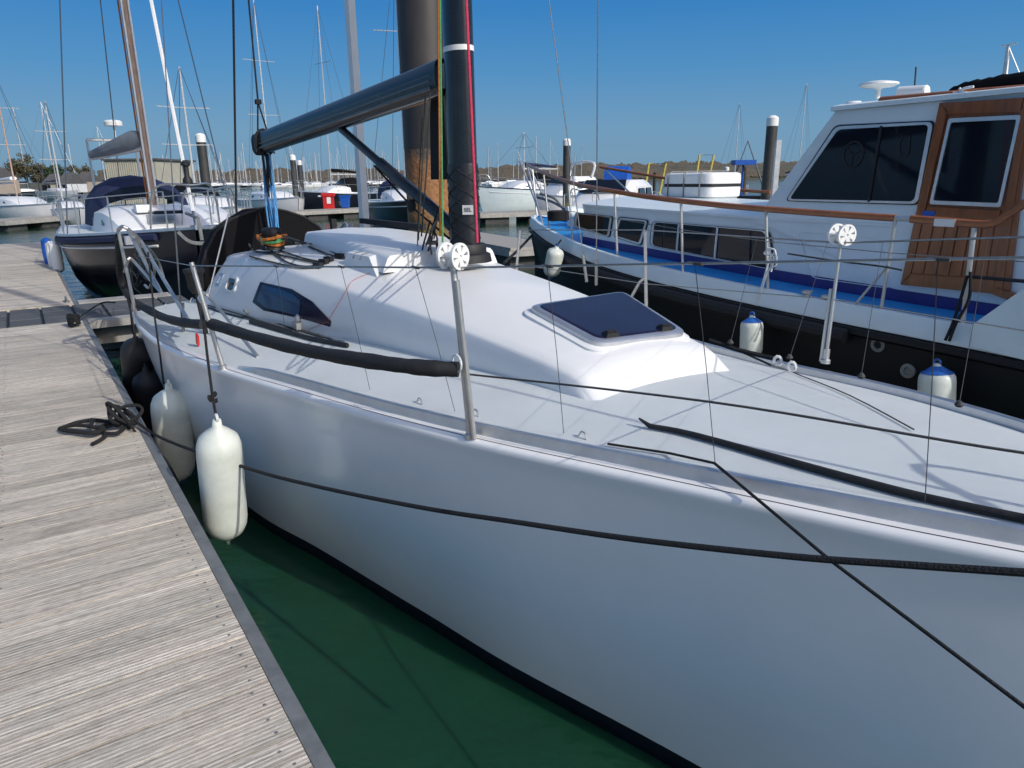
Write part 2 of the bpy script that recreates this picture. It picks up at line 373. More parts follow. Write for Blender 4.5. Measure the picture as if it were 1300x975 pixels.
class T:                        # a thing: an Empty at its base that parents its parts; frame 'B' = berth frame, 'W' = world, or a heading
    def __init__(s, name, org, label=None, cat_=None, group=None, kind=None, frame='B', rot=None):
        s.org = Vector(org); s.o = bpy.data.objects.new(name, None); COL.objects.link(s.o); s.o.empty_display_size = .2
        if frame == 'B': s.o.location = B2W(org); s.o.rotation_euler.z = AX
        else:
            s.o.location = org
            if rot is not None: s.o.rotation_euler.z = rot; s.org = Vector((0, 0, 0))
        tag(s.o, label, cat_, group, kind)
    def part(s, name, mb, m, parent=None, **k):
        return mb.build(name, m, parent or s.o, s.org, **k)
def solo(name, mb, m, org, label, cat_, group=None, frame='B', kind=None, **k):
    o = mb.build(name, m, None, org, **k)
    if frame == 'B': o.location = B2W(org); o.rotation_euler.z = AX
    else: o.location = org
    return tag(o, label, cat_, group, kind)
def copy_tree(o, parent=None):
    c = o.copy(); COL.objects.link(c)
    c.parent = parent
    for ch in list(o.children): copy_tree(ch, c)
    return c
def bvh(mb): return BVHTree.FromPolygons([tuple(q) for q in mb.v], mb.f)
def hit(q, trees):
    d = rayb(q).normalized(); best = None
    for t in trees:
        p, nn, i, dist = t.ray_cast(CAMB, d)
        if p is not None and (best is None or dist < best[2]): best = (p, nn if nn.dot(d) < 0 else -nn, dist)
    if best is None:
        p = L(q, 1.5); best = (p, Vector((0, -1, .15)).normalized(), 1.)
    return best
def patch(poly, trees, off, nu=14, nv=8):   # four-sided curved patch laid on a surface: poly = 4 px corners (or edges as lists)
    a, b = poly             # bottom edge and top edge, as pixel lists
    rows = []
    for j in range(nv+1):
        row = []
        for i in range(nu+1):
            f, g = i/nu, j/nv
            pb = along(a, f); pt = along(b, f)
            q = (pb[0]+(pt[0]-pb[0])*g, pb[1]+(pt[1]-pb[1])*g)
            h = hit(q, trees)
            row.append(h[0]+h[1]*off if h else (rows[-1][i] if rows else Vector((0, 0, 0))))
        rows.append(row)
    return rows
def along(pl, f):
    n = len(pl)-1; x = f*n; i = min(int(x), n-1); t = x-i
    return (pl[i][0]+(pl[i+1][0]-pl[i][0])*t, pl[i][1]+(pl[i+1][1]-pl[i][1])*t)

# ================================================================ SETTING
mb = MB()
xs = [-3000, -400, -80, -20, 0, 20, 80, 400, 3000]; ys = [-60, -5, 10, 40, 100, 300, 900, 3500]
mb.grid([[Vector((x, y, 0)) for x in xs] for y in ys])
o = mb.build('water', M['water']); o['kind'] = 'structure'
# ---------------------------------------------------------------- the pontoon we stand on
PZ = .62; PE = .49                     # deck height, lateral of its edge
PW = .148
def planks(root, u0, u1, l0, l1, m, along_u=False):
    n = int((u1-u0)/PW); first = None
    for i in range(n):
        u = u0+PW*(i+.5)
        if first is None:
            mb = MB(); h = .035; g = PW/2-.0018; b = .0006
            for a0, a1, z0, z1 in [(g, g-b, -h, 0)]:
                vs = [(-g, l0, -h), (g, l0, -h), (g, l1, -h), (-g, l1, -h), (-g, l0, -b), (g, l0, -b), (g, l1, -b), (-g, l1, -b),
                      (-g+b, l0+b, 0), (g-b, l0+b, 0), (g-b, l1-b, 0), (-g+b, l1-b, 0)]
                mb.add(vs, [(3, 2, 1, 0), (0, 1, 5, 4), (1, 2, 6, 5), (2, 3, 7, 6), (3, 0, 4, 7), (4, 5, 9, 8), (5, 6, 10, 9), (6, 7, 11, 10), (7, 4, 8, 11), (8, 9, 10, 11)])
            first = mb.build('plank', m, root); o = first
        else:
            o = first.copy(); COL.objects.link(o)
        o.location = (u, 0, PZ+random.uniform(-.0012, .0012)); o.rotation_euler = (random.uniform(-.0006, .0006), random.uniform(-.004, .004), random.uniform(-.0006, .0006))
pt = T('pontoon', (0, 0, 0), kind='structure')
planks(pt.o, -10.15, 2.6, -3.2, PE-.048, M['plank'])
planks(pt.o, -25.0, -11.55, -3.2, PE-.048, M['plank'])
mb = MB()
for u0, u1 in ((-10.15, 2.6), (-25., -11.55)):
    mb.box(((u0+u1)/2, PE-.02, PZ-.045), (u1-u0, .05, .085))
pt.part('edge_trim', mb, M['galv'])
mb = MB()
for u0, u1 in ((-10.1, 2.6), (-25., -11.55)):
    mb.box(((u0+u1)/2, PE-.05, PZ-.16), (u1-u0, .06, .14)); mb.box(((u0+u1)/2, -1.5, PZ-.1), (u1-u0, 3.0, .12))
pt.part('side_beam', mb, M['float'])
mb = MB(); u = 1.2
while u > -24:
    if not -11.6 < u < -10: mb.box((u, -1.2, .16), (1.6, 3.1, .62))
    u -= 2.6
f = pt.part('float', mb, M['float']); f['kind'] = 'stuff'
mb = MB()                                # screw heads, two per board end
for u0, u1 in ((-10.15, 2.6),):
    for i in range(int((u1-u0)/PW)):
        for du in (-.036, .036):
            for l in (PE-.10, PE-.82):
                mb.lathe([(.0055, 0), (.005, .0016), (.0025, .0012)], (u0+PW*(i+.5)+du+random.uniform(-.006, .006), l+random.uniform(-.012, .012), PZ+.0002), n=8)
f = pt.part('screw_heads', mb, M['galv']); f['kind'] = 'stuff'
# joint strip of dark grid panels, running on as a cross arm behind our stern
pw = .36; first = None
cl = -3.2; k = 0
while cl < 1.75:
    for r in range(3):
        if first is None:
            mb = MB(); a, b2 = .222, pw/2-.012
            mb.hexa([(-a, -b2, -.03), (a, -b2, -.03), (a, b2, -.03), (-a, b2, -.03)], [(-a+.006, -b2+.006, 0), (a-.006, -b2+.006, 0), (a-.006, b2-.006, 0), (-a+.006, b2-.006, 0)])
            first = mb.build('grid_panel', mat('grey_grid_panel', (.085, .088, .092), .75, var=.3, vscale=60, bump=.5, bscale=90, rnd=.15), pt.o); o = first
        else: o = first.copy(); COL.objects.link(o)
        o.location = (-10.16-.23-.47*r, cl+pw/2, PZ+.004+random.uniform(-.002, .002))
    cl += pw; k += 1
mb = MB().box((-10.85, -.7, PZ-.06), (1.42, 4.9, .07)); pt.part('joint_bed', mb, M['black'])
mb = MB(); mb.box((-10.02, 1.12, PZ-.03), (.24, 1.25, .09)); mb.box((-11.75, 1.1, PZ-.03), (.32, 1.2, .09)); mb.box((-10.85, 1.12, PZ-.22), (1.4, 1.15, .2)); pt.part('corner_timber', mb, M['concrete'])
# mooring cleats
def cleat(u, l, rot, label):
    mb = MB(); c = Vector((u, l, PZ)); d = Vector((math.cos(rot), math.sin(rot), 0)); nrm = Vector((-d.y, d.x, 0))
    for s in (-1, 1): mb.tube([c+d*.045*s, c+d*.04*s+Vector((0, 0, .05))], [.02, .014], n=8)
    mb.tube([c-d*.13+Vector((0, 0, .062)), c-d*.07+Vector((0, 0, .06)), c+d*.07+Vector((0, 0, .06)), c+d*.13+Vector((0, 0, .062))], [.009, .016, .016, .009], n=8)
    mb.box(c+Vector((0, 0, .006)), (.16, .07, .012), Matrix.Rotation(rot, 3, 'Z'))
    return solo('mooring_cleat', mb, M['galv'], (u, l, PZ), label, 'cleat', 'cleats along the pontoon edge')
CLU = -5.55
cleat(CLU, PE-.12, 0, 'metal mooring cleat under the heap of black rope on the pontoon edge')
cleat(-11.9, PE-.12, 0, 'small mooring cleat on the far walkway near the dark hulled yacht')
cleat(-9.75, PE-.15, 0, 'small mooring cleat at the pontoon corner behind the white yacht stern')

# ================================================================ THE WHITE YACHT
YC = 2.38
yu = [-7.6, -6.5, -5.6, -5.1, -4.43, -3.64, -2.97, -2.35, -1.67, -1.2, -.86, -.59, -.25, .0, .2, .3]
yn = [.74, .68, .70, .77, .87, 1.04, 1.2, 1.38, 1.61, 1.75, 1.86, 1.95, 2.08, 2.2, 2.31, 2.39]
yf = [4.0, 4.08, 4.06, 4.0, 3.88, 3.68, 3.5, 3.40, 3.33, 3.19, 3.05, 2.92, 2.76, 2.62, 2.49, 2.41]
yz = [1.06, 1.09, 1.12, 1.13, 1.15, 1.18, 1.2, 1.22, 1.25, 1.28, 1.3, 1.32, 1.34, 1.36, 1.37, 1.38]
wu = [-7.6, -6.5, -5.1, -4.4, -3.9, -2.9, -2.35, -1.67, -1.2, -.6, 0, .3]
wo = [.32, .24, .16, .16, .19, .18, .14, .11, .10, .09, .07, .04]
near = lambda u: smooth(u, yu, yn)
far = lambda u: smooth(u, yu, yf)
shz = lambda u: smooth(u, yu, yz)
US = [-7.6+7.9*i/64 for i in range(65)]
yt = T('racing_yacht', (-7.6, 2.38, 0), 'white racing yacht with black mast and boom moored along the pontoon', 'sailing yacht')
LEDGE = .075
def hull_sec(u, side):
    z = shz(u); e = near(u) if side < 0 else far(u); s = 1 if side < 0 else -1; o_ = smooth(u, wu, wo)
    bw = 1 if u < .1 else max(.1, (.3-u)/.2)
    pts = [(LEDGE*bw, z+.004), (.02, z+.002), (.006, z-.004), (.0, z-.016), (.003, z-.035), (.010, z-.06), (.018, z-.1)]
    for i in range(1, 10):
        f = i/9; pts.append((.018+(o_-.018)*(f**1.25), z-.1+(.10-z+.1)*f))
    return [Vector((u, e+s*a, h)) for a, h in pts]
mb = MB()
for side in (-1, 1):
    mb.grid([hull_sec(u, side) for u in US], flip=side > 0)
tr = [hull_sec(-7.6, -1), hull_sec(-7.6, 1)]
mb.poly(tr[0]+tr[1][::-1])
yt.part('hull', mb, M['hullgel'], sharp=50)
mb = MB()
for side in (-1, 1):
    rows = []
    for u in US:
        q = hull_sec(u, side)[-1]; s = 1 if side < 0 else -1
        rows.append([q, q+Vector((0, s*.012, -.05)), q+Vector((0, s*.03, -.12)), q+Vector((0, s*.16, -.28)), q+Vector((0, s*.45*(min(1, (.4-u)/2)), -.55))])
    mb.grid(rows, flip=side > 0)
yt.part('underbody', mb, M['anti'], sharp=60)
# deck with a little camber
def deck_z(u, l):
    a, b = near(u)+LEDGE, far(u)-LEDGE; f = (l-a)/max(b-a, .01); return shz(u)+.003+.10*max(0, 4*f*(1-f))**.8*min(1, (b-a)/2)
mb = MB(); rows = []
for u in US:
    a, b = near(u)+LEDGE-.004, far(u)-LEDGE+.004
    rows.append([Vector((u, a+(b-a)*i/20, deck_z(u, a+(b-a)*i/20))) for i in range(21)])
mb.grid(rows); DECK = mb
yt.part('deck', mb, M['deck'], sharp=60)
# toe rails: an upstand just inboard of the ledge
for side in (-1, 1):
    mb = MB(); rows = []
    for u in [x for x in US if -4.45 < x < .26]:
        h = .052*min(1, (u+4.5)/.5+.15); e = (near(u)+LEDGE if side < 0 else far(u)-LEDGE); s = 1 if side < 0 else -1; z = shz(u)
        rows.append([Vector((u, e+s*a, z+b)) for a, b in ((-.006, -.004), (.0, h-.006), (.006, h), (.018, h), (.024, h-.006), (.03, -.004))])
    mb.grid(rows, flip=side > 0); mb.poly(rows[0]); mb.poly(rows[-1])
    yt.part('toe_rail', mb, M['alu'])
for side in (-1, 1):
    s_ = 1 if side < 0 else -1; e_ = near if side < 0 else far
    yt.part('deck_seam', MB().tube([Vector((u, e_(u)+s_*.030, shz(u)+.0035)) for u in US if u < .1], .0016, n=4, cap=False), M['cord'])
# coachroof
cu = [-7.05, -6.9, -6.0, -5.4, -4.8, -4.2, -3.6, -3.2, -2.95, -2.75, -2.6, -2.5, -2.42, -2.36, -2.29, -2.24]
chb = [1.15, 1.13, 1.03, .93, .80, .67, .60, .55, .52, .50, .49, .485, .48, .475, .47, .46]         # half width at deck
chs = [.84, .86, .85, .80, .735, .66, .585, .535, .505, .485, .47, .46, .45, .445, .447, .45]
czs = [1.57, 1.60, 1.64, 1.63, 1.59, 1.55, 1.51, 1.475, 1.45, 1.43, 1.415, 1.40, 1.385, 1.362, 1.313, 1.28]
czc = [1.62, 1.66, 1.72, 1.73, 1.72, 1.70, 1.65, 1.59, 1.55, 1.515, 1.485, 1.46, 1.435, 1.395, 1.325, 1.283]
CC = [2.4]*len(cu)
def cab_sec(u):
    hb, hs, zs, zc = (smooth(u, cu, q) for q in (chb, chs, czs, czc)); c = 2.40+.02*max(0, min(1, (u+4)/1.5))
    zb = deck_z(u, c-hb)-.03; out = []
    side = []
    bul = .03*(1-.7*max(0, min(1, (u+4.5)/2)))
    rr = .05-.028*max(0, min(1, (u+5.6)/1.6))          # the shoulder is soft aft and turns into a crease forward
    for f in (0, .15, .35, .6, .82, .94, 1):           # side, slightly convex
        side.append((hb+(hs+rr*.5-hb)*f+bul*math.sin(PI*f), zb+(zs-rr*.8-zb)*f))
    rnd_ = [(hs+rr*.28, zs-rr*.3), (hs-rr*.2, zs+.0), (hs-rr, zs+.012)]
    top = [((hs-rr)*(1-i), zs+.012+(zc-zs-.012)*(1-(1-i)**2)) for i in (.06, .2, .4, .6, .8, 1)]
    prof = side+rnd_+top
    pts = [Vector((u, c-a, z)) for a, z in prof]+[Vector((u, c+a, z)) for a, z in prof[::-1][1:]]
    return pts
CUS = sorted(set([cu[0]+(cu[-1]-cu[0])*i/70 for i in range(71)]+cu[9:]))
mb = MB(); rows = [cab_sec(u) for u in CUS]; mb.grid(rows); mb.poly(rows[0]); mb.poly(rows[-1])
CAB = mb; cab_o = yt.part('coachroof', mb, M['gel'], sharp=62)
TC, TD = bvh(CAB), bvh(DECK)
def on(q, off=.0, t=None):
    h = hit(q, t or [TC, TD]); return h[0]+h[1]*off if h else L(q, 2.)
def onpath(px, off=.006, n=5, t=None): return [on(q[:2], off, t) for q in [tuple(p) for p in cat([(a, b, 0) for a, b in px], n)]]
# side window, port light, vent slot
rows = patch([[(321, 383.5), (335, 394), (385, 405), (419.6, 414.7)], [(331, 358), (371, 367), (397, 383), (421, 408)]], [TC], .005, 18, 8)
mb = MB().grid(rows); mb.grid([[q-Vector((0, -.012, 0)) for q in r] for r in rows], flip=True); win = yt.part('cabin_window', mb, M['blueglass'])
rows = patch([[(327, 381.5), (337, 390), (360, 396), (381, 401)], [(334, 362), (360, 368.5), (373, 374), (383, 382)]], [TC], .0085, 12, 6)
yt.part('inner_pane', MB().grid(rows), mat('window_pane_blue', (.012, .035, .10), .1, spec=.35), win)
def rrect_px(c, ax, ay, r, n=4):
    out = []
    for (sx, sy) in ((1, 1), (-1, 1), (-1, -1), (1, -1)):
        a0 = {(1, 1): 0, (-1, 1): PI/2, (-1, -1): PI, (1, -1): 1.5*PI}[(sx, sy)]
        for i in range(n+1):
            t = a0+PI/2*i/n; x = sx*(1-r)+r*math.cos(t); y = sy*(1-r)+r*math.sin(t); out.append((c[0]+ax[0]*x+ay[0]*y, c[1]+ax[1]*x+ay[1]*y))
    return out
def ringpart(name, c, ax, ay, r, k, m, off=.012, parent=None):
    o_ = [on(q, -.004, [TC]) for q in rrect_px(c, ax, ay, r)]; i_ = [on(q, -.004, [TC]) for q in rrect_px(c, (ax[0]*k, ax[1]*k), (ay[0]*k, ay[1]*k), r)]
    nn = hit(c, [TC])[1]; return yt.part(name, MB().frame(o_, i_, nn*off), m, parent), i_, nn
pf, inner, nn = ringpart('port_light', (294.5, 361), (6.5, 1.5), (3., -10), .45, .72, M['gel'], .018)
yt.part('pane', MB().slab([q+nn*.006 for q in inner], nn*.004), M['glass'], pf)
pf, inner, nn = ringpart('vent_slot', (279, 355), (2.6, .8), (3.6, -8), .2, .6, M['alu'], .008)
yt.part('vent_plate', MB().slab([q+nn*.004 for q in inner], nn*.002), M['gel'], pf)
# fore hatch: plinth, frame, tinted lens, two hinges
hc = [on(q) for q in ((757, 446.5), (872, 431), (790, 378), (668, 397))]
hn = (hc[1]-hc[0]).cross(hc[3]-hc[0]).normalized(); hn = hn if hn.z > 0 else -hn
rd_ = rayb((790, 378)); hc[2] = CAMB+rd_*((hc[0]-CAMB).dot(hn)/rd_.dot(hn))
def rounded(c4, r, n=5):
    out = []
    for i in range(4):
        p, a, b = c4[i], c4[i-1], c4[(i+1) % 4]; da, db = (a-p).normalized(), (b-p).normalized()
        s0, s1 = p+da*r, p+db*r
        for k in range(n+1):
            t = k/n; out.append(s0*(1-t)**2+p*2*t*(1-t)+s1*t*t)
    return out
ctr = sum(hc, Vector())/4
def inset(c4, d): return [p+(ctr-p).normalized()*d for p in c4]
o1, o2, o3, o4 = rounded(inset(hc, -.045), .10), rounded(inset(hc, -.005), .085), rounded(inset(hc, .0), .08), rounded(inset(hc, .05), .06)
hc = [p_+hn*.004 for p_ in hc]; ctr = ctr+hn*.004; o1, o2, o3, o4 = [[q+hn*.004 for q in o_] for o_ in (o1, o2, o3, o4)]
mb = MB(); mb.grid([[q-hn*.09 for q in o1], [q+hn*.004 for q in o1], [q+hn*.014 for q in o2]], closed=True); mb.poly([q+hn*.014 for q in o2]); yt.part('hatch_plinth', mb, M['gel'])
hr = T.part(yt, 'hatch_frame', MB().grid([[q+hn*.012 for q in o3], [q+hn*.034 for q in o3], [q*.6+q2*.4+hn*.043 for q, q2 in zip(o3, o4)], [q+hn*.044 for q in o4], [q+hn*.03 for q in o4]], closed=True), M['alu'])
yt.part('hatch_lens', MB().grid([[q+hn*.02 for q in o4], [q+hn*.047 for q in o4], [q*.96+ctr*.04+hn*.05 for q in o4]], closed=True).poly([q*.96+ctr*.04+hn*.05 for q in o4]), M['blueglass'])
fd = (hc[1]-hc[0]).normalized(); bd = (hc[3]-hc[0]).normalized()
for f in (.2, .8):
    c = hc[0].lerp(hc[1], f)+bd*.055+hn*.056
    R = Matrix((fd, hn.cross(fd).normalized(), hn)).transposed()
    yt.part('hatch_hinge', MB().box(c, (.085, .045, .02), R, .85).box(c+hn*.012, (.06, .02, .012), R), M['black'], hr)
# companionway garage on the roof: a raised white tray with a shaded near wall
g0, g1 = -6.15, -4.35
def garage_row(u):
    k = (u-g0)/(g1-g0); ln = 2.02-.06*k; lf = 2.78; zt = 1.825-.055*k+.02*math.sin(PI*k); zb = 1.66
    return [Vector((u, ln-.04, zb)), Vector((u, ln, zt-.02)), Vector((u, ln+.02, zt)), Vector((u, 2.4, zt+.02)), Vector((u, lf-.02, zt)), Vector((u, lf, zt-.02)), Vector((u, lf+.04, zb))]
mb = MB(); rows = [garage_row(g0+(g1-g0)*i/12) for i in range(13)]; mb.grid(rows); mb.poly(rows[0]); mb.poly(rows[-1])
yt.part('hatch_garage', mb, M['gel'], sharp=50)
zf = 1.70
mb = MB().hexa([Vector(q) for q in ((-5.0, 1.88, 1.62), (-4.35, 1.89, 1.60), (-4.35, 2.10, 1.62), (-5.0, 2.09, 1.64))], [Vector(q) for q in ((-4.93, 1.91, zf+.05), (-4.55, 1.915, zf+.05), (-4.55, 2.08, zf+.085), (-4.93, 2.07, zf+.085))])
yt.part('roof_fairing', mb, M['gel'])
mb = MB()
for k in (0, 1):
    mb.tube([Vector((-4.80+.12*k, 1.899, zf+.02)), Vector((-4.80+.12*k, 1.92, zf+.053)), Vector((-4.79+.12*k, 1.99, zf+.068))], .005, n=6)
yt.part('vent_line', mb, M['galv'])
# ---- mast, boom, vang
mbase = Vector((-4.05, 2.38, 1.76)); mtop = Vector((-4.12, 2.36, 9.5))
def mast_pt(z): return mbase.lerp(mtop, (z-mbase.z)/(mtop.z-mbase.z))
def oval(mb, z0, z1, a, b, n=20, steps=2, extra=None):
    rows = []
    for i in range(steps+1):
        z = z0+(z1-z0)*i/steps; c = mast_pt(z); k = 1+(extra(z) if extra else 0)
        rows.append([c+Vector((a*k*math.cos(2*PI*j/n), b*k*math.sin(2*PI*j/n), 0)) for j in range(n)])
    mb.grid(rows, closed=True, flip=True); mb.poly(rows[-1]); mb.poly(rows[0]); return mb
mast = yt.part('mast', oval(MB(), 1.74, 9.5, .115, .082), M['carbon'], sharp=50)
mb = MB(); c0 = mast_pt(1.8); c1 = mast_pt(9.4)
mb.box((c0+c1)/2+Vector((-.118, 0, 0)), (.02, .03, 7.6)); yt.part('luff_track', mb, M['carbon2'], mast)
yt.part('mast_band', oval(MB(), 2.985, 3.015, .1175, .0845), M['white'], mast)
wrap = yt.part('mast_wrap', oval(MB(), 1.80, 2.34, .12, .088, steps=14, extra=lambda z: .03*math.sin(z*31)*.5+.015*math.sin(z*77)), mat('quilted_black_wrap', (.017, .017, .02), .42, var=.3, vscale=7, bump=.5, bscale=12, coat=.2), mast)
mb = MB()                                  # quilting seams of the wrap
for k in range(7):
    for s in (1, -1):
        pts = []
        for i in range(15):
            f = i/14; th = -PI*.95+PI*1.2*f; z = 1.78+.1*k+.26*(f if s > 0 else 1-f)
            if 1.81 < z < 2.33: c = mast_pt(z); pts.append(c+Vector((.1235*math.cos(th), .0905*math.sin(th), 0)))
        if len(pts) > 2: mb.tube(pts, .003, n=5)
yt.part('seam', mb, M['foam'], wrap)
lab = hit((594, 266.5), [bvh(oval(MB(), 1.80, 2.34, .1225, .0905))])
lc, ln_ = lab[0]+lab[1]*.003, lab[1]; lx = Vector((0, 0, 1)).cross(ln_).normalized()
def textpart(name, body, size, pos, xdir, ndir, m, parent, ext=.001):
    fc = bpy.data.curves.new(name, 'FONT'); fc.body = body; fc.size = size; fc.extrude = ext; fc.align_x = 'CENTER'; fc.align_y = 'CENTER'
    to = bpy.data.objects.new(name+'_tmp', fc); COL.objects.link(to)
    dg = bpy.context.evaluated_depsgraph_get(); me = bpy.data.meshes.new_from_object(to.evaluated_get(dg)); bpy.data.objects.remove(to)
    yd = ndir.cross(xdir).normalized(); Mx = Matrix((xdir, yd, ndir)).transposed().to_4x4(); Mx.translation = pos
    me.transform(Mx); me.materials.clear(); me.materials.append(m)
    ob = bpy.data.objects.new(name, me); COL.objects.link(ob); ob.parent = parent; return ob
lb = yt.part('maker_label', MB().box(lc, (.068, .058, .004), Matrix((lx, ln_.cross(lx), ln_)).transposed()), mat('label_grey', (.5, .5, .5), .5), wrap)
textpart('lettering', 'SEL', .034, lc+ln_*.004-yt.org, lx, ln_, M['black'], wrap)
yt.part('mast_collar', MB().lathe([(.17, 0), (.16, .05), (.135, .06), (.135, .1), (.125, .115)], mast_pt(1.73), n=24), M['black'], mast)
bA, bB = Vector((-4.22, 2.36, 2.865)), Vector((-7.15, 2.0, 2.585))
bd_ = (bB-bA).normalized(); bside = bd_.cross(Vector((0, 0, 1))).normalized(); bup = bside.cross(bd_)
def boom_row(t):
    c = bA.lerp(bB, t); s = 1-.12*t
    return [c+(bside*.072*math.copysign(abs(math.cos(2*PI*j/28))**.6, math.cos(2*PI*j/28))+bup*(.108*math.copysign(abs(math.sin(2*PI*j/28))**.75, math.sin(2*PI*j/28))))*s for j in range(28)]
mb = MB(); rows = [boom_row(i/6) for i in range(7)]; mb.grid(rows, closed=True); mb.poly(rows[0]); mb.poly(rows[-1]); boom = yt.part('boom', mb, M['carbon'], sharp=50)
for s in (1, -1):
    mb = MB()
    for h, r_ in ((-.018, .010), (.018, .005), (-.058, .013)):
        mb.tube([bA.lerp(bB, t)+bside*s*.0685*(1-.12*t)+bup*h*(1-.1*t) for t in (.02, .5, .98)], r_, n=6)
    yt.part('boom_track', mb, M['sheen'], boom)  # track strips whose grey colour paints a sheen along the boom
mb = MB(); r0 = [bB+bd_*.004+(q-bB)*1.03 for q in boom_row(1)]; r1 = [q+bd_*.05 for q in r0]; mb.grid([r0, r1], closed=True); mb.poly(r0); mb.poly(r1); yt.part('boom_end_cap', mb, M['black'], boom)
mb = MB(); c = bB-bd_*.1
for dx in (0,):
    mb.tube([c+bside*.085*math.cos(t)+bup*.115*math.sin(t) for t in [2*PI*i/16 for i in range(17)]], .013, n=6)
yt.part('topping_strop', mb, M['rope'], boom)
mb = MB().tube([bA+Vector((-.02, 0, .02)), mast_pt(2.87)], .03, n=8).box(bA+Vector((.03, 0, 0)), (.06, .06, .14)); yt.part('gooseneck', mb, M['steel'], boom)
vA, vB = mast_pt(1.93)+Vector((-.12, 0, 0)), bA.lerp(bB, .47)-bup*.1
mb = MB().tube([vA, vA.lerp(vB, .62)], .042, n=14).tube([vA.lerp(vB, .6), vB], .03, n=12); vang = yt.part('vang_strut', mb, M['carbon'])
mb = MB().tube([vA+Vector((0, -.05, -.06)), vA.lerp(vB, .3)+Vector((0, -.03, -.09)), vA.lerp(vB, .68)+Vector((0, 0, -.06))], .008, n=6).tube([vA+Vector((0, .03, -.07)), vA.lerp(vB, .66)+Vector((0, .02, -.07))], .006, n=6)
mb.lathe([(.03, -.02), (.045, -.01), (.045, .01), (.03, .02)], vA.lerp(vB, .32)+Vector((0, -.03, -.085)), n=12, axis=(0, 1, 0)); yt.part('vang_tackle', mb, M['rope'], vang)
# halyards down the mast and coloured tails
def ropepart(name, pts, r, m, parent=None, n=6): return yt.part(name, MB().tube(pts, r, n=n), m, parent)
zt = 8.
mL = lambda q, lt: L(q, lt)
a = L((583, 0), 2.36); u_off = -.20
for nm, mm, (x0, y0), (x1, y1), lt in [('orange_halyard', 'orange', (556.5, 0), (559, 300), 2.22), ('green_halyard', 'green', (558.5, 0), (562, 312), 2.2), ('pink_halyard', 'pink', (592, 0), (606, 308), 2.30)]:
    p0, p1 = L((x0, y0), lt), L((x1, y1), lt); top = p1+(p0-p1)*3.2
    ropepart('halyard', [top, p0, p1], .0062 if nm != 'pink_halyard' else .008, M[mm], mast)
for (x0, y0), (x1, y1), lt, r in [((540, 120), (531, 305), 2.2, .005), ((546, 118), (535, 300), 2.22, .005), ((536, 150), (530, 312), 2.24, .004)]:
    ropepart('reefing_line', [L((x0, y0), lt), L((x0-4, (y0+y1)/2), lt), L((x1, y1), lt)], r, M['dkrope'])
# loops of black tails at the mast foot
mb = MB()
for k, (x0, y0, x1, y1, xm, ym) in enumerate([(556, 272, 520, 318, 548, 312), (553, 275, 532, 320, 538, 322), (552, 285, 545, 322, 542, 330), (549, 290, 556, 325, 560, 312), (546, 280, 512, 322, 532, 330), (555, 262, 548, 318, 551, 300)]):
    p = [L((x0, y0), 2.25), L(((x0+xm)/2, (y0+ym)/2), 2.2), on((xm, min(ym, 329)), .02), on((x1, min(y1+8, 330)), .012)]
    mb.tube(cat(p, 6), .006, n=6)
yt.part('rope_tails', mb, M['rope'])
mb = MB(); c = on((549, 326), .03); mb.lathe([(.025, -.03), (.055, -.025), (.055, .025), (.025, .03)], c+Vector((0, 0, .03)), n=16, axis=(.3, 1, 0)); mb.lathe([(.02, -.034), (.02, .034)], c+Vector((0, 0, .03)), n=12, axis=(.3, 1, 0)); yt.part('turning_block', mb, M['black'])
# black bag hung behind the mast
p0, p1, p2, p3 = L((545, 112), 2.42), L((562, 112), 2.42), L((569, 228), 2.42), L((547, 228), 2.42)
yt.part('halyard_bag', MB().slab([p0, p1, p2, p3], (0, .05, 0)), M['black_panel'], mast)
# topping lift and backstays
mb = MB().tube([bB-bd_*.1-bup*.1+bside*.08, bB-bd_*.08+bup*.35, bB+Vector((.2, .02, 6))], .008, n=6).tube([bB-bd_*.1-bup*.1-bside*.08, bB-bd_*.08+bup*.38, bB+Vector((.22, .03, 6))], .008, n=6)
mb.box(bB-bd_*.08+bup*.36, (.05, .05, .04)); yt.part('topping_lift', mb, M['rope'])
q0, q1 = L((296, 0), 1.25), L((300, 270), 1.25)
mb = MB().tube([q1+(q0-q1)*3, q0, q1], .007, n=6); yt.part('backstay', mb, M['rope'])
# mainsheet: bundle of blue tails from the boom end
mb = MB()
end = bB-bd_*.1
for k in range(9):
    a = end+Vector((random.uniform(-.04, .05), random.uniform(-.03, .03), -.1)); b = Vector((end.x+random.uniform(-.05, .05), end.y+random.uniform(-.03, .05), 1.55))
    m1 = a.lerp(b, .5)+Vector((random.uniform(-.03, .03), random.uniform(-.03, .03), 0)); mb.tube(cat([a, m1, b], 8), .0075, n=6)
yt.part('mainsheet_tails', mb, M['bluerope'])
mb = MB()
for k in range(5):
    a = end+Vector((random.uniform(-.04, .05), random.uniform(-.04, .04), -.08)); mb.tube(cat([a, a+Vector((random.uniform(-.04, .04), 0, -.12)), a+Vector((random.uniform(-.03, .03), random.uniform(-.02, .02), -.26-.05*k))], 6), .009, n=6)
yt.part('lashing', mb, M['rope'])
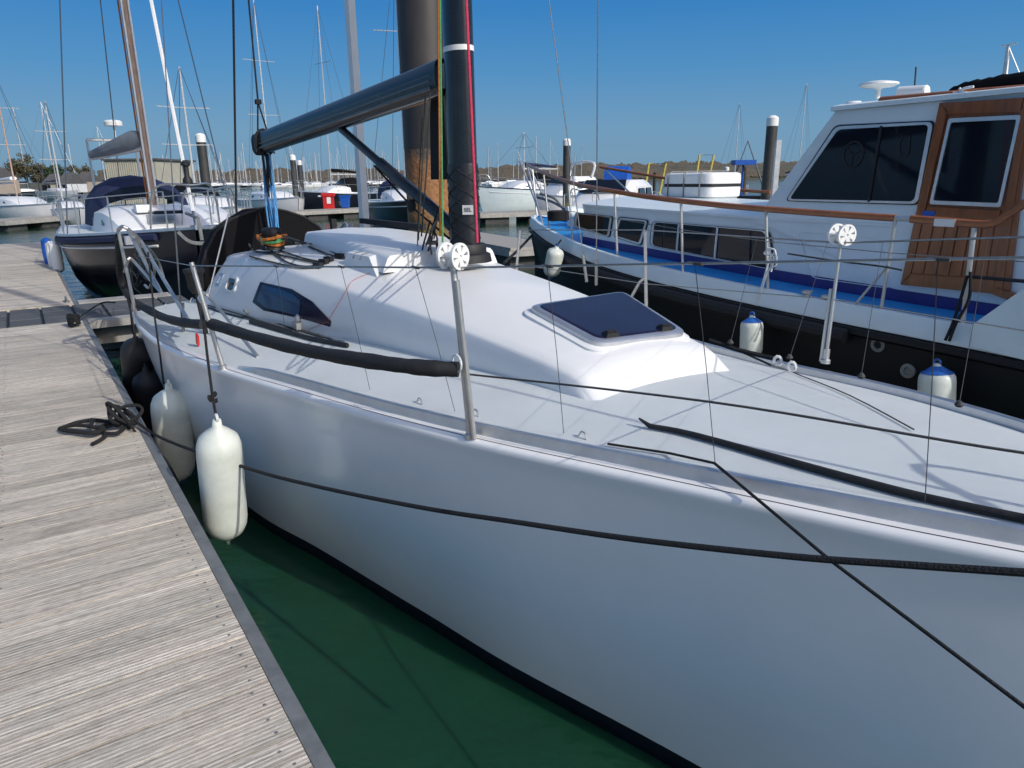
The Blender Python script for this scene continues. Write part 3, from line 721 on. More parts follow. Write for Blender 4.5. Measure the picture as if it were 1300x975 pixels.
# winches with rope turns
def winch(c, s=1., parent=None, turns=(('orange', 0), ('green', 1), ('orange', 2))):
    wo = yt.part('winch', MB().lathe([(.085*s, 0), (.08*s, .02*s), (.062*s, .04*s), (.058*s, .08*s), (.066*s, .105*s), (.07*s, .115*s), (.07*s, .14*s), (.05*s, .155*s), (.02*s, .157*s)], c, n=20), M['black'])
    for nm, k in turns:
        pts = [c+Vector(((.075+.012*k)*s*math.cos(t)*1.15, (.075+.012*k)*s*math.sin(t), .045*s+.022*k*s+.012*s*math.sin(t*1.7+k))) for t in [2*PI*i/20 for i in range(36)]]
        yt.part('rope_turn', MB().tube(pts, .011*s, n=6), M[nm], wo)
    return wo
wc = Vector((-6.1, 1.72, 1.70)); winch(wc, 1.15)
winch(Vector((-5.35, 3.12, 1.70)), 1.1, turns=(('redrope', 0), ('redrope', 1), ('redrope', 2)))
mb = MB(); c = L((528, 284), 3.15)
mb.box(L((495, 284), 3.15), (1.5, .05, .055), Matrix.Rotation(0, 3, 'Z')); mb.box(L((423, 285), 3.15), (.08, .06, .13)); yt.part('side_foam_roll', mb, M['foam'])
mb = MB().tube(cat([L((428, 298), 3.1), L((437, 284), 3.1), L((441, 286), 3.1)], 4), .012, n=8); yt.part('winch_handle', mb, M['steel'])
# black spray hood over the companionway
mb = MB(); rows = []
for i in range(13):
    th = PI*i/12; row = []
    for j in range(7):
        ph = j/6; x = -7.22-.42*ph; s = math.sin(PI/2*(1-.25*ph*ph))
        row.append(Vector((x, 2.02-.70*math.cos(th)*s, 1.15+.84*math.sin(th)**.8*s+.012*math.sin(9*th+3*ph))))
    rows.append(row)
mb.grid(rows); mb.poly([r[0] for r in rows]); mb.poly([r[-1] for r in rows]); hood = yt.part('spray_hood', mb, M['blackcloth'], sharp=70)
mb = MB()
for ph in (0, .5, 1): mb.tube([rows[i][int(ph*6)]*1.0+Vector((0, 0, .004)) for i in range(13)], .012, n=6)
yt.part('hood_seam', mb, M['foam'], hood)
# ---- stanchions, wires, foam sleeve, pushpit
def roller(c, r, parent, ax=(1, .35, 0)):
    a = Vector(ax).normalized()
    for s in (-1, 1):
        mb = MB(); cc = c+a*.035*s; x = a.orthogonal().normalized(); y = a.cross(x)
        n = 24
        for z0 in (0,):
            # disc with six holes: ring + hub + spokes
            outer = [cc+(x*math.cos(2*PI*i/n)+y*math.sin(2*PI*i/n))*r for i in range(n)]
            inn = [cc+(x*math.cos(2*PI*i/n)+y*math.sin(2*PI*i/n))*r*.82 for i in range(n)]
            mb.frame([q-a*.006 for q in outer], [q-a*.006 for q in inn], a*.012)
            o2 = [cc+(x*math.cos(2*PI*i/n)+y*math.sin(2*PI*i/n))*r*.36 for i in range(n)]; i2 = [cc+(x*math.cos(2*PI*i/n)+y*math.sin(2*PI*i/n))*r*.12 for i in range(n)]
            mb.frame([q-a*.006 for q in o2], [q-a*.006 for q in i2], a*.012)
            for k in range(6):
                t0 = 2*PI*k/6; d = x*math.cos(t0)+y*math.sin(t0); e = a.cross(d)
                for w_ in (.30,):
                    q = [cc+d*r*.34-e*r*.18, cc+d*r*.34+e*r*.18, cc+d*r*.85+e*r*.28, cc+d*r*.85-e*r*.28]
                    mb.slab([p-a*.0055 for p in q], a*.011)
        yt.part('roller_disc', mb, M['white'], parent)
    yt.part('roller_hub', MB().tube([c-a*.035, c+a*.035], r*.3, n=10), M['white'], parent)
def stanchion(base, top, r=.0125, foot=True):
    mb = MB().tube([base, top], [r, r*.92], n=12)
    if foot: mb.lathe([(.024, -.005), (.024, .012), (.016, .02), (.016, .07)], base, n=12, axis=(top-base))
    return yt.part('stanchion', mb, M['steel'])
s1b, s1t = Vector((-2.38, 1.395, 1.225)), L((575, 335), 1.36)
st1 = stanchion(s1b, s1t, .014); roller(s1t+Vector((0, 0, .03)), .052, st1)
yt.part('twin_tube', MB().tube([s1b+Vector((.03, 0, 0)), s1t+Vector((.026, 0, -.06))], .011, n=10), M['steel'], st1)
s2b, s2t = L((283, 467), .885), L((243, 333), .80)
st2 = stanchion(s2b, s2t, .015)
yt.part('brace', MB().tube(cat([s2b+Vector((-.02, .22, .03)), L((264, 376), 1.08), L((253, 378), .9), L((257, 384), .875)], 8), .012, n=8).tube([L((255, 372), .86), L((283, 465), .91)], .009, n=8), M['steel'], st2)
f1b, f1t = L((1048, 460), 3.325), L((1068, 303), 3.36)
sf1 = stanchion(f1b, f1t, .009); roller(f1t+Vector((0, 0, .02)), .052, sf1, (-.95, .31, 0))
yt.part('twin_tube', MB().tube([f1b+Vector((-.025, 0, 0)), f1t.lerp(f1b, .4)+Vector((-.02, 0, 0))], .010, n=10), M['steel'], sf1)
f2b, f2t = Vector((-3.62, 3.62, 1.19)), L((819, 292), 3.55)
sf2 = stanchion(f2b, f2t); yt.part('brace', MB().tube([Vector((-3.95, 3.64, 1.19)), f2t.lerp(f2b, .52)+Vector((-.06, 0, 0)), f2t.lerp(f2b, .46)], .011, n=8), M['steel'], sf2)
f3t = L((660, 292), 3.9); f3b = Vector((f3t.x-.02, 3.84, 1.14)); stanchion(f3b, f3t, .014)
# life lines
bow_n, bow_f = L((1300, 327), 2.0), L((1300, 301), 3.0)
w1 = [s2t+Vector((0, 0, -.02)), s1t+Vector((0, 0, -.015)), bow_n, Vector((.05, 2.22, 2.06))]
pu0 = L((150, 294), .72); pu0 = Vector((-7.3, .72, 1.72)) if pu0.x < -8 else pu0
yt.part('upper_lifeline', MB().tube(w1, .004, n=6).tube([s2t+Vector((0, 0, -.02)), L((176, 325), .76)], .003, n=6), M['wire'])
low = [s1b.lerp(s1t, .38), L((900, 510), 1.72), L((1300, 575), 2.0), L((1300, 575), 2.0)+Vector((.4, .2, .02))]
yt.part('lower_lifeline', MB().tube(cat(low, 8), .0042, n=6), M['cord'])
yt.part('upper_lifeline', MB().tube([f3t, f2t, f1t+Vector((0, 0, -.02)), bow_f, Vector((-.2, 2.75, 2.03)), Vector((.05, 2.58, 2.06))], .0045, n=6), M['wire'])
yt.part('lower_lifeline', MB().tube([f3b.lerp(f3t, .5), f2b.lerp(f2t, .47), f1b.lerp(f1t, .52), L((1300, 420), 2.95)], .003, n=6), M['wire'])
def sleeve(px, r, lat0, lat1):
    pts = []
    for i, q in enumerate(px):
        pts.append(L(q, lat0+(lat1-lat0)*i/(len(px)-1)))
    pts = cat(pts, 8); n = len(pts)
    return MB().tube(pts, [r*(1+.035*math.sin(i*1.7)+.05*math.sin(i*.6+1)) for i in range(n)], n=12)
yt.part('foam_sleeve', sleeve([(268, 411), (330, 430), (400, 447), (480, 460), (540, 467), (582, 469)], .033, .86, 1.34), M['foam'])
yt.part('foam_sleeve', sleeve([(151, 300), (152, 345), (163, 376), (195, 397), (225, 408), (259, 412)], .032, .70, .85), M['foam'])
yt.part('sleeve_tie', MB().tube([L((580, 455), 1.33)+Vector((.035*math.cos(t), .0, .035*math.sin(t)-.02)) for t in [2*PI*i/12 for i in range(13)]], .004, n=5), M['white'])
# bow pulpit and forestay (just out of the picture, their shadows fall on the deck)
mb = MB()
mb.tube(cat([Vector((.0, 2.24, 1.38)), Vector((.05, 2.22, 2.06)), Vector((.45, 2.40, 2.1)), Vector((.05, 2.58, 2.06)), Vector((.0, 2.56, 1.38))], 8), .0125, n=8); yt.part('pulpit', mb, M['steel'])
yt.part('forestay', MB().tube([Vector((.27, 2.4, 1.38)), Vector((-4.05, 2.36, 9.3))], .009, n=6).lathe([(.03, .0), (.06, .02), (.06, .1), (.03, .12)], Vector((.2, 2.4, 1.5)), n=12), M['wire'])
# pushpit tubes at the stern
mb = MB()
pp = [((150, 292), .70, (176, 415), .74), ((163, 293), .78, (205, 372), .86), ((172, 300), .82, (195, 360), 1.02), ((178, 305), .85, (240, 408), .9)]
for q0, l0, q1, l1 in pp: mb.tube([L(q0, l0), L(q1, l1)], .015, n=8)
mb.tube(cat([L((150, 292), .70), L((158, 288), .72), L((178, 305), .85), L((192, 325), 1.0)], 6), .015, n=8)
mb.tube(cat([L((158, 345), .72), L((163, 330), .72), L((170, 332), .76), L((205, 372), .86)], 6), .013, n=8)
mb.tube(cat([L((192, 325), 1.0), L((196, 345), 1.02), L((190, 365), 1.0), L((184, 362), .98)], 6), .013, n=8)
mb.tube(cat([L((166, 300), .9), L((185, 312), 1.1), L((200, 330), 1.25), L((208, 352), 1.3)], 6), .013, n=8)
yt.part('pushpit', mb, M['steel'])
mb = MB()
for k in range(14):
    q0 = (random.uniform(160, 195), random.uniform(300, 345)); mb.tube(cat([L(q0, .95), L((q0[0]+random.uniform(-16, 16), q0[1]+random.uniform(8, 30)), .95), L((q0[0]+random.uniform(-14, 20), q0[1]+random.uniform(5, 34)), 1.)], 5), .006, n=5)
yt.part('rope_coil', mb, M['dkrope'])
yt.part('horn_box', MB().box(L((165, 305), 1.0), (.14, .1, .09)), M['white'])
# outboard stays, chainplate tower, shackle
mb = MB()
for (q0, q1, l0, l1) in [((222, 285), (233, 440), .95, .9), ((290, 272), (264, 378), 1.2, .95)]: yt.part('running_stay', MB().tube([L(q0, l0), L(q1, l1)], .006, n=6), M['wire'])
mb.tube([L((232, 385), .92), L((233, 440), .9)], .012, n=8); mb.box(L((233, 443), .93)+Vector((0, .02, 0)), (.10, .06, .02)); yt.part('chain_plate', mb, M['wire'])
a = L((222, 285), .95); b = L((205, 0), 1.2)
yt.part('running_stay', MB().tube([b+(b-a)*1.5, b, a], .0045, n=6), M['wire'])
yt.part('warning_tag', MB().box(on((252, 440), 0, [TD])+Vector((0, 0, .05)), (.05, .015, .075), Matrix.Rotation(.3, 3, 'Y')), M['red'])
mb = MB(); c = L((247, 352), 1.0); mb.lathe([(.03, -.12), (.055, -.08), (.06, .02), (.075, .04), (.075, .06), (.03, .07)], c, n=14); mb.tube([c+Vector((0, 0, -.1)), c+Vector((.05, .02, -.45))], .018, n=8); yt.part('outboard_throttle', mb, M['black'])
mb = MB(); h_ = on((245, 384), 0.)
for q in ((214, 386), (245, 384)): mb.tube(cat([on((q[0]-4, q[1]+1), .0, [TD]), on(q, .02, [TD])+Vector((0, 0, .025)), on((q[0]+4, q[1]+1), .0, [TD])], 5), .006, n=6)
yt.part('pad_eye', mb, M['steel'])
# jib track with car, control lines along the cabin side
yt.part('jib_track', MB().tube(onpath([(318, 411), (360, 423), (400, 434), (442, 442)], .018), .012, n=6, sx=1.3), M['black'])
yt.part('jib_track', MB().tube(onpath([(328, 405), (380, 420), (442, 440)], .016), .008, n=6), M['galv'])
mb = MB(); c = on((380, 420), .04); mb.box(c+Vector((0, 0, .0)), (.10, .06, .05)); mb.lathe([(.02, -.015), (.032, 0), (.02, .015)], c+Vector((0, 0, .05)), n=12, axis=(0, 1, 0)); yt.part('track_car', mb, M['steel'])
mb = MB()
mb.tube(onpath([(266, 388), (300, 397), (345, 411), (400, 428), (437, 437)], .015), .007, n=6); mb.tube(onpath([(264, 392), (300, 401), (330, 410), (372, 422)], .012), .006, n=6)
yt.part('control_line', mb, M['dkrope'])
mb = MB(); c = on((315, 399), .0); mb.tube(cat([c, c+Vector((.0, -.03, .03)), c+Vector((.03, -.03, .04)), c+Vector((.05, -.01, .01))], 4), .007, n=6); yt.part('fairlead', mb, M['galv'])
# rope lines over the roof
mb = MB()
for k, px in enumerate([[(362, 300), (390, 309), (420, 321), (436, 326)], [(360, 303), (388, 313), (418, 325), (433, 328)], [(352, 318), (380, 328), (400, 333), (412, 334)], [(350, 325), (366, 335), (385, 340), (400, 339), (410, 333)], [(340, 322), (358, 326), (380, 331), (405, 336)],
     [(318, 327), (345, 334), (378, 341), (404, 341)], [(436, 326), (470, 326), (510, 326), (545, 324)], [(436, 329), (480, 328.5), (530, 327), (560, 326)], [(318, 310), (324, 320), (335, 322), (352, 322)], [(332, 300), (336, 312), (348, 322), (362, 327)], [(433, 327), (450, 322), (470, 323), (500, 325)]]):
    mb.tube(onpath(px, .012), .0075, n=6)
yt.part('deck_lines', mb, M['dkrope'])
mb = MB()
for q in ((412, 335), (405, 340), (432, 328), (440, 325), (418, 332)): mb.box(on(q, .02), (.07, .04, .035), Matrix.Rotation(.4, 3, 'Z'))
yt.part('line_organiser', mb, M['black'])
mb = MB()
for px in ([(418, 408), (405, 413), (380, 424), (372, 426)], [(418, 406), (440, 370), (450, 356), (480, 345), (520, 337), (556, 331)]): mb.tube(onpath(px, .006), .0016, n=5)
yt.part('thin_red_line', mb, M['redrope'])
# thin lashings from the upper wire to the toe rail
def wire_at(x, pts):
    best = None
    for i in range(len(pts)-1):
        for k in range(101):
            p = pts[i].lerp(pts[i+1], k/100); s = proj(p)
            if best is None or abs(s[0]-x) < best[0]: best = (abs(s[0]-x), p)
    return best[1]
def proj(p):
    d = RB @ Vector(p)-Vector((0, 0, EYE)); f = d.y*cp-d.z*sp_; y = (d.y*sp_+d.z*cp)/f; x = d.x/f
    x, y = cr*x-sr*y, sr*x+cr*y
    return CX+FPX*x, CY-FPX*y
mb = MB()
for x0, q1 in ((433, (470, 497)), (525, (578, 525)), (693, (716, 553)), (883, (908, 590)), (1187, (1174, 640)), (350, (362, 420))):
    a = wire_at(x0, w1); b = on(q1, .01) if q1[1] < 645 else on((1174, 636), .01, [TD])
    mb = MB().tube([a, a.lerp(b, .5)+Vector((.0, .004, 0)), b], .0014, n=5)
    mb.tube([a+Vector((-.03, 0, .0)), a+Vector((.03, 0, 0))], .0055, n=6)
    yt.part('lashing_cord', mb, M['cord'])
mb = MB(); wf = [f2t, f1t+Vector((0, 0, -.02)), bow_f, Vector((-.2, 2.75, 2.03))]
for x0, q1 in ((962, (930, 437)), (1120, (1096, 480)), (1050, (1005, 456)), (1255, (1220, 516))):
    a = wire_at(x0, wf); b = on(q1, .01, [TD]); mb = MB().tube([a, b], .0009, n=5)
    mb.lathe([(.006, 0), (.009, .004), (.004, .012)], b, n=8); yt.part('lashing_cord', mb, M['cord'])
# fittings on deck
for q in ((740, 556), (533, 512), (604, 527)):
    c = on(q, 0, [TD]); yt.part('pad_eye', MB().tube(cat([c+Vector((-.025, 0, 0)), c+Vector((-.012, 0, .022)), c+Vector((.012, 0, .022)), c+Vector((.025, 0, 0))], 4), .004, n=6), M['steel'])
mb = MB()
for q in ((994, 452), (1012, 459)): c = on(q, .02, [TD]); mb.tube([c+Vector((.008*math.cos(t), .004*math.cos(t), .011*math.sin(t)-.012)) for t in [2*PI*i/10 for i in range(11)]], .004, n=5)
yt.part('rope_loop', mb, M['white'])
# furled black sleeve lying along the side deck
tp = onpath([(825, 545), (880, 556), (1000, 590), (1090, 615), (1175, 637), (1300, 664), (1340, 672)], .014, 4, [TD])
yt.part('furled_sleeve', MB().tube([tp[0]+Vector((-.05, -.01, .02))]+tp, [.004]+[.010+.003*min(1, i/8) for i in range(len(tp))], n=10), M['foam'])
mb = MB(); mb.tube(onpath([(930, 440), (1000, 472), (1080, 505), (1160, 548)], .008, 4, [TD]), .003, n=5); yt.part('thin_deck_line', mb, M['cord'])
mb = MB(); mb.tube(onpath([(905, 432), (940, 444), (990, 456)], .012, 4, [TD]), .006, n=5); yt.part('thin_deck_line', mb, M['rope'])
# shrouds (two thin wires up from the far side deck) and the forestay out of frame
mb = MB()
for (q0, q1) in (((697, 0), (745, 358)), ((759, 0), (757, 362))):
    b = L(q1, 3.55); t = L(q0, 3.45); mb.tube([t+(t-b)*2.2, t, b], .0042, n=6); mb.tube([b, b.lerp(t, .1)], .012, n=8)
yt.part('shroud', mb, M['wire'])

# ================================================================ fenders and mooring lines (things that hang or lie)
def fender(top, bot, r, m, label, group, end=None, tilt=0, org=None):
    top, bot = Vector(top), Vector(bot); a = (bot-top); Ln = a.length
    t = T('fender', bot, label, 'fender', group)
    k_ = r/.137*(.62 if org == 'blunt' else 1)
    prof = [(.012, -.0), (.022, .005), (.026, .05*k_), (r*.55, .09*k_), (r*.85, .13*k_), (r*.97, .18*k_), (r, .24*k_), (r, Ln*.5), (r, Ln-.2*k_), (r*.95, Ln-.14*k_), (r*.8, Ln-.09*k_), (r*.5, Ln-.05*k_), (.03, Ln-.035), (.024, Ln-.01), (.012, Ln)]
    t.part('body', MB().lathe(prof, top, n=28, axis=a, close=True), m, sharp=60)
    for k, (c, d) in enumerate(((top-a.normalized()*.005, 1), (bot, -1))):
        t.part('eye', MB().tube([c+Vector((.02*math.cos(q), 0, .02*math.sin(q))) for q in [2*PI*i/12 for i in range(13)]], .008, n=6), end or m)
    return t
def hang(name, pts, r, m, label, catn='rope', group=None): return solo(name, MB().tube(pts, r, n=8), m, pts[-1], label, catn, group)
ft = fender(L((275, 532), .70), L((289, 686), .70), .120, M['fend'], 'yellowish white fender nearest the camera beside the yacht hull', 'fenders along the white yacht')
fender(L((208, 488), .66)+Vector((0, .03, 0)), L((221, 612), .66)+Vector((0, .03, 0)), .135, M['fend'], 'white fender between the black fenders and the yellowish one', 'fenders along the white yacht')
fender(L((172, 428), .645), L((178, 520), .645), .125, M['black'], 'black fender by the stern, furthest of the fenders on the white yacht', 'fenders along the white yacht')
fender(L((184, 465), .68), L((196, 560), .68), .12, M['black'], 'black fender just behind the two white fenders', 'fenders along the white yacht')
hang('fender_line', [L((257, 395), .84), L((263, 450), .76), L((270, 505), .71), L((275, 532), .70)], .0075, M['rope'], 'black line holding the yellowish fender', 'rope', 'fender lines')
hang('fender_line', [L((188, 320), .78), L((196, 400), .72), L((203, 450), .68), L((208, 488), .68)], .007, M['rope'], 'black line holding the white fender next to the black ones', 'rope', 'fender lines')
hang('fender_line', [L((160, 372), .68), L((167, 400), .655), L((172, 428), .645)], .007, M['rope'], 'black line of the furthest black fender at the stern', 'rope', 'fender lines')
hang('fender_line', [L((164, 378), .69), L((168, 420), .68), L((184, 465), .68)], .007, M['rope'], 'slanting black line of the nearer black fender', 'rope', 'fender lines')
kn = Vector(L((270, 507), .71))
solo('line_knot', MB().tube([kn+Vector((.018*math.cos(t), .018*math.sin(t), .016*math.sin(2*t)+.006*t-.02)) for t in [i*.6 for i in range(16)]], .009, n=6), M['rope'], kn, 'knot tied in the line above the yellowish fender', 'knot')
# long spring line from the pontoon cleat forward along the hull
cl0 = Vector((CLU+.05, PE-.1, PZ+.07))
lat_at = lambda u: cl0.y+(u-cl0.x)*.235
def on_line(q):
    r = rayb(q); k = .235; t = (cl0.y-k*cl0.x)/(r.y-k*r.x)
    return Vector((r.x*t, r.y*t, EYE+r.z*t))
sp_pts = [cl0]+[on_line(q) for q in ((205, 556), (313, 594), (400, 617), (533, 644), (650, 662), (800, 684), (1000, 706), (1150, 717), (1300, 727))]
sp_pts.append(sp_pts[-1]+(sp_pts[-1]-sp_pts[-2])*1.5)
hang('spring_line', cat(sp_pts, 8)[::-1], .0095, M['rope'], 'long thick black mooring line running from the pontoon cleat along the hull', 'rope')
A_ = on((907, 588), .02, [TD]); far_ = L((1300, 897), 1.62)
bowl = [L((770, 567), 1.66), L((850, 579), 1.69), A_, L((1055, 712), 1.68), far_, far_+(far_-L((1055, 712), 1.68))*1.4]
A_ = Zp((907, 588), 1.335); bowl[2] = A_
bowl[0] = on((772, 567), .012, [TD]); bowl[1] = on((850, 579), .012, [TD])
hang('bow_line', bowl, .005, M['rope'], 'thin black line over the deck edge down across the topsides', 'rope')
# heap of rope on the cleat
rp = T('rope_heap', (CLU, PE-.15, PZ), 'heap of black mooring rope looped on the pontoon cleat', 'rope')
def pz(q, h=.015): return Zp(q, PZ+h)
mb = MB()
for k, px in enumerate([[(75, 545), (95, 537), (118, 533), (140, 535), (155, 530)], [(78, 546), (100, 549), (118, 549), (138, 541), (158, 533)], [(76, 544), (90, 540), (112, 541), (130, 545), (117, 550), (95, 547), (84, 546)],
      [(128, 545), (134, 552), (128, 558), (117, 564)], [(134, 550), (148, 550), (158, 543)], [(112, 534), (118, 533), (116, 540), (122, 543), (140, 537), (150, 533)]]):
    mb.tube(cat([pz(q, .016+.012*(k % 3)) for q in px], 6), .0135, n=8)
rp.part('rope_tail', mb, M['rope'])
mb = MB(); c = pz((158, 536), .05)
for k in range(4):
    R = .075+.018*((k*2) % 3); pts = []
    for i in range(20):
        t = 2*PI*i/18; p = c+Vector((R*math.cos(t)*(.7+.12*k), -.05+.024*k+(.03+.025*k)*math.cos(t+k), .055+R*math.sin(t)*(.95-.08*k))); pts.append(p)
    mb.tube(pts, .012, n=8)
rp.part('rope_loop', mb, M['rope'])
sl = [pz((166, 540), .05), on_line((186, 556))+Vector((0, -.02, -.03)), Vector((-4.6, PE+.03, PZ-.06)), Vector((-4.2, PE+.1, .2))]
hang('slack_line', cat(sl, 6), .008, M['rope'], 'thin black line trailing from the rope heap over the pontoon edge', 'rope')
# stern line to the corner cleat
hang('stern_line', cat([L((146, 384), .76), L((128, 385), .72), Vector((-9.7, .38, PZ+.1))], 6), .011, M['rope'], 'black stern line made fast at the pontoon corner cleat', 'rope')
mb = MB(); c = Vector((-9.75, PE-.15, PZ+.03))
for k in range(6): mb.tube([c+Vector((.1*math.cos(t)*(1+.2*math.sin(k)), .06*math.sin(t), .02*k+.012*math.sin(2*t))) for t in [2*PI*i/14 for i in range(15)]], .011, n=6)
solo('rope_heap', mb, M['rope'], c, 'small tangle of black rope on the far corner cleat', 'rope')
#SECTION_CRUISER
# ================================================================ THE BLUE AND WHITE MOTOR CRUISER
ct = T('motor_cruiser', (-3, 6.8, 0), 'blue and white motor cruiser with wooden wheelhouse door and long handrail', 'motor cruiser')
CCL = 6.85
ku = [-9.45, -9.3, -8.94, -8.03, -6.9, -6.2, -5.3, -4.4, -3.4, -2.2, -1, .5, 2.2]
kl = [6.85, 6.65, 6.45, 6.0, 5.58, 5.38, 5.24, 5.2, 5.2, 5.2, 5.2, 5.22, 5.3]
kz = [1.68, 1.67, 1.64, 1.57, 1.485, 1.44, 1.385, 1.335, 1.29, 1.255, 1.22, 1.19, 1.17]
cl_ = lambda u: smooth(u, ku, kl); cz_ = lambda u: smooth(u, ku, kz)
KU = [-9.45+11.65*(i/60)**1.3 for i in range(61)]
def both(mb, rowf, us=KU):
    for side in (-1, 1):
        rows = [[Vector((p.x, p.y if side < 0 else 2*CCL-p.y, p.z)) for p in rowf(u)] for u in us]
        mb.grid(rows, flip=side > 0)
    return mb
def kin(u, a, z):                 # a = distance inboard; shrinks to nothing at the stem
    l = cl_(u); return Vector((u, min(l+a, CCL), z))
ct.part('bulwark', both(MB(), lambda u: [kin(u, .005, cz_(u)-.155), kin(u, -.0, cz_(u)-.15), kin(u, .012, cz_(u)-.01), kin(u, .02, cz_(u)), kin(u, .075, cz_(u)+.0), kin(u, .08, cz_(u)-.012), kin(u, .085, cz_(u)-.15)]), M['cwhite'])
ct.part('hull', both(MB(), lambda u: [kin(u, .004, cz_(u)-.16), kin(u, -.03, cz_(u)-.165), kin(u, -.035, cz_(u)-.21), kin(u, .02, cz_(u)-.24), kin(u, .03, cz_(u)-.35), kin(u, .10+.25*max(0, (-5-u)/4), .55), kin(u, .25+.5*max(0, (-5-u)/4), .1), kin(u, .5+.5*max(0, (-5-u)/4), -.3)]), mat('black_hull_paint', (.006, .007, .010), .55, var=.3, vscale=2, spec=.3), sharp=30)
ct.part('side_deck', both(MB(), lambda u: [kin(u, .08, cz_(u)-.045), kin(u, .75, cz_(u)-.02), kin(u, 2.2, cz_(u)+.0)]), M['bluedeck'])
# black sleeve along the hull top
ct.part('hull_fender_strip', MB().tube([Vector((u, cl_(u)-.05, cz_(u)-.235)) for u in [-7.5+.3*i for i in range(16)]], .06, n=10), M['foam'])
# the aft quarter bulwark rises to the right
q = [L((1232, 414), 5.18), L((1300, 366), 5.18), L((1300, 460), 5.18), L((1236, 436), 5.18)]
q[1] = q[0]+(q[1]-q[0])*3; q[2] = Vector((q[1].x, 5.18, 1.05)); q[3] = Vector((q[3].x, 5.18, 1.12))
ct.part('quarter_bulwark', MB().slab(q, (0, .05, 0)), M['cwhite'])
# cabin trunk
HS = 5.80
def Hs(q, l=HS): return L(q, l)
tu0, tu1 = -6.98, -3.1
def trunk(u):
    k = max(0, min(1, (u-tu0)/.35)); l = HS
    zt = interp(u, [-7.7, -6, -4.5, -3], [1.94, 1.90, 1.865, 1.85]); zd = cz_(u)-.05
    return [Vector((u, l, zd)), Vector((u, l+.02, zt-.035)), Vector((u, l+.02, zt-.02)), Vector((u, l-.01, zt-.015)), Vector((u, l-.012, zt+.008)), Vector((u, l+.05, zt+.025)), Vector((u, CCL-.4, zt+.085)), Vector((u, CCL, zt+.095))]
us = [tu0+(tu1-tu0)*i/20 for i in range(21)]
mb = MB(); both(mb, trunk, us)
fr = trunk(tu0); fr2 = [Vector((p.x, 2*CCL-p.y, p.z)) for p in fr]; mb.poly(fr+fr2[::-1])
TR = mb; ct.part('cabin_trunk', mb, M['cwhite'], sharp=30); TT = [bvh(TR)]
ct.part('painted_shade_band', MB().grid([[p+Vector((0, -.006, 0)) for p in (trunk(u)[0], trunk(u)[0]+(trunk(u)[1]-trunk(u)[0])*.22)] for u in us]+[[Vector((u, HS-.006, cz_(u)-.05)), Vector((u, HS-.006, cz_(u)+.07))] for u in (-3.0, -1.9)]), M['deckshade'])  # shadow band below the cabin side, painted as a dark blue strip
def quadwin(name, px, parentmat=M['glass'], trees=TT, frame=M['alu'], fw=.14, off=.012, r=.04, seal=True, parent=None, lat=HS):
    c4 = [L(p, lat) for p in px]
    nn = (c4[1]-c4[0]).cross(c4[3]-c4[0]).normalized()
    if nn.y > 0: nn = -nn
    c = sum(c4, Vector())/4
    def ins(d): return [p+((c-p).normalized()*d) for p in c4]
    w_ = T.part(ct, name, MB().frame([p+nn*.002 for p in rounded(ins(0), r)], [p+nn*.002 for p in rounded(ins(.035), r*.8)], nn*off), frame, parent)
    if seal: ct.part('rubber_seal', MB().frame([p+nn*.001 for p in rounded(ins(-.016), r)], [p+nn*.001 for p in rounded(ins(.002), r)], nn*.008), M['black'], w_)
    ct.part('pane', MB().slab([p+nn*.002 for p in rounded(ins(.03), r*.8)], nn*.005), parentmat, w_)
    return w_, c4, nn
quadwin('cabin_window', [(732, 270), (778, 275), (774, 301), (730, 287)], lat=HS+.004)
quadwin('cabin_window', [(787, 276), (823, 280), (814, 311), (780, 300)], lat=HS+.004)
w3, c4, nn = quadwin('cabin_window', [(829, 281), (976, 293), (984, 343), (826, 312)], r=.07, lat=HS+.004)
for a, b in (((862, 284), (859, 319)), ((911, 288), (907, 329))):
    p, q = L(a, HS-.012), L(b, HS-.012); ct.part('mullion', MB().tube([p, q], .012, n=6), M['alu'], w3)
# wheelhouse: flat near side at lateral HS, raked windscreen
whp = {k: L(q, HS) for k, q in dict(tl=(1061, 141), ml=(1012, 206), bl=(966, 268), tr=(1190, 130)).items()}
zr = whp['tl'].z
side = [Vector((whp['bl'].x-.05, HS, 1.83)), Vector((whp['bl'].x, HS, whp['bl'].z)), whp['tl'], Vector((2.2, HS, zr+.05)), Vector((2.2, HS, 1.08)), Vector((-3.1, HS, 1.13)), Vector((-3.35, HS, 1.5))]
mb = MB(); far_s = [Vector((p.x, 2*CCL-HS, p.z)) for p in side]
mb.poly(side); mb.poly(far_s[::-1])
for i in (1, 2, 4): mb.add([side[i-1] if i != 2 else side[1], side[i] if i != 2 else side[2], far_s[i] if i != 2 else far_s[2], far_s[i-1] if i != 2 else far_s[1]], [(0, 1, 2, 3)])
wh = ct.part('wheelhouse', mb, M['cwhite'])
rf = []
for l, dz in ((HS-.03, 0), (HS-.03, .035), (HS+.1, .06), (CCL, .11), (2*CCL-HS-.1, .06), (2*CCL-HS+.03, .035), (2*CCL-HS+.03, 0)):
    rf.append([Vector((whp['tl'].x-.03, l, zr+dz)), Vector((0, l, zr+dz+.03)), Vector((2.2, l, zr+dz+.05))])
mb = MB().grid(rf); mb.poly([r[0] for r in rf]); ct.part('wheelhouse_roof', mb, M['cwhite'])
ct.part('windscreen', MB().slab([Vector((p.x-.01, l, p.z)) for p, l in ((side[1].lerp(side[2], .12), HS+.12), (side[1].lerp(side[2], .9), HS+.12), (side[1].lerp(side[2], .9), 2*CCL-HS-.12), (side[1].lerp(side[2], .12), 2*CCL-HS-.12))], (-.012, 0, .008)), M['glass'])
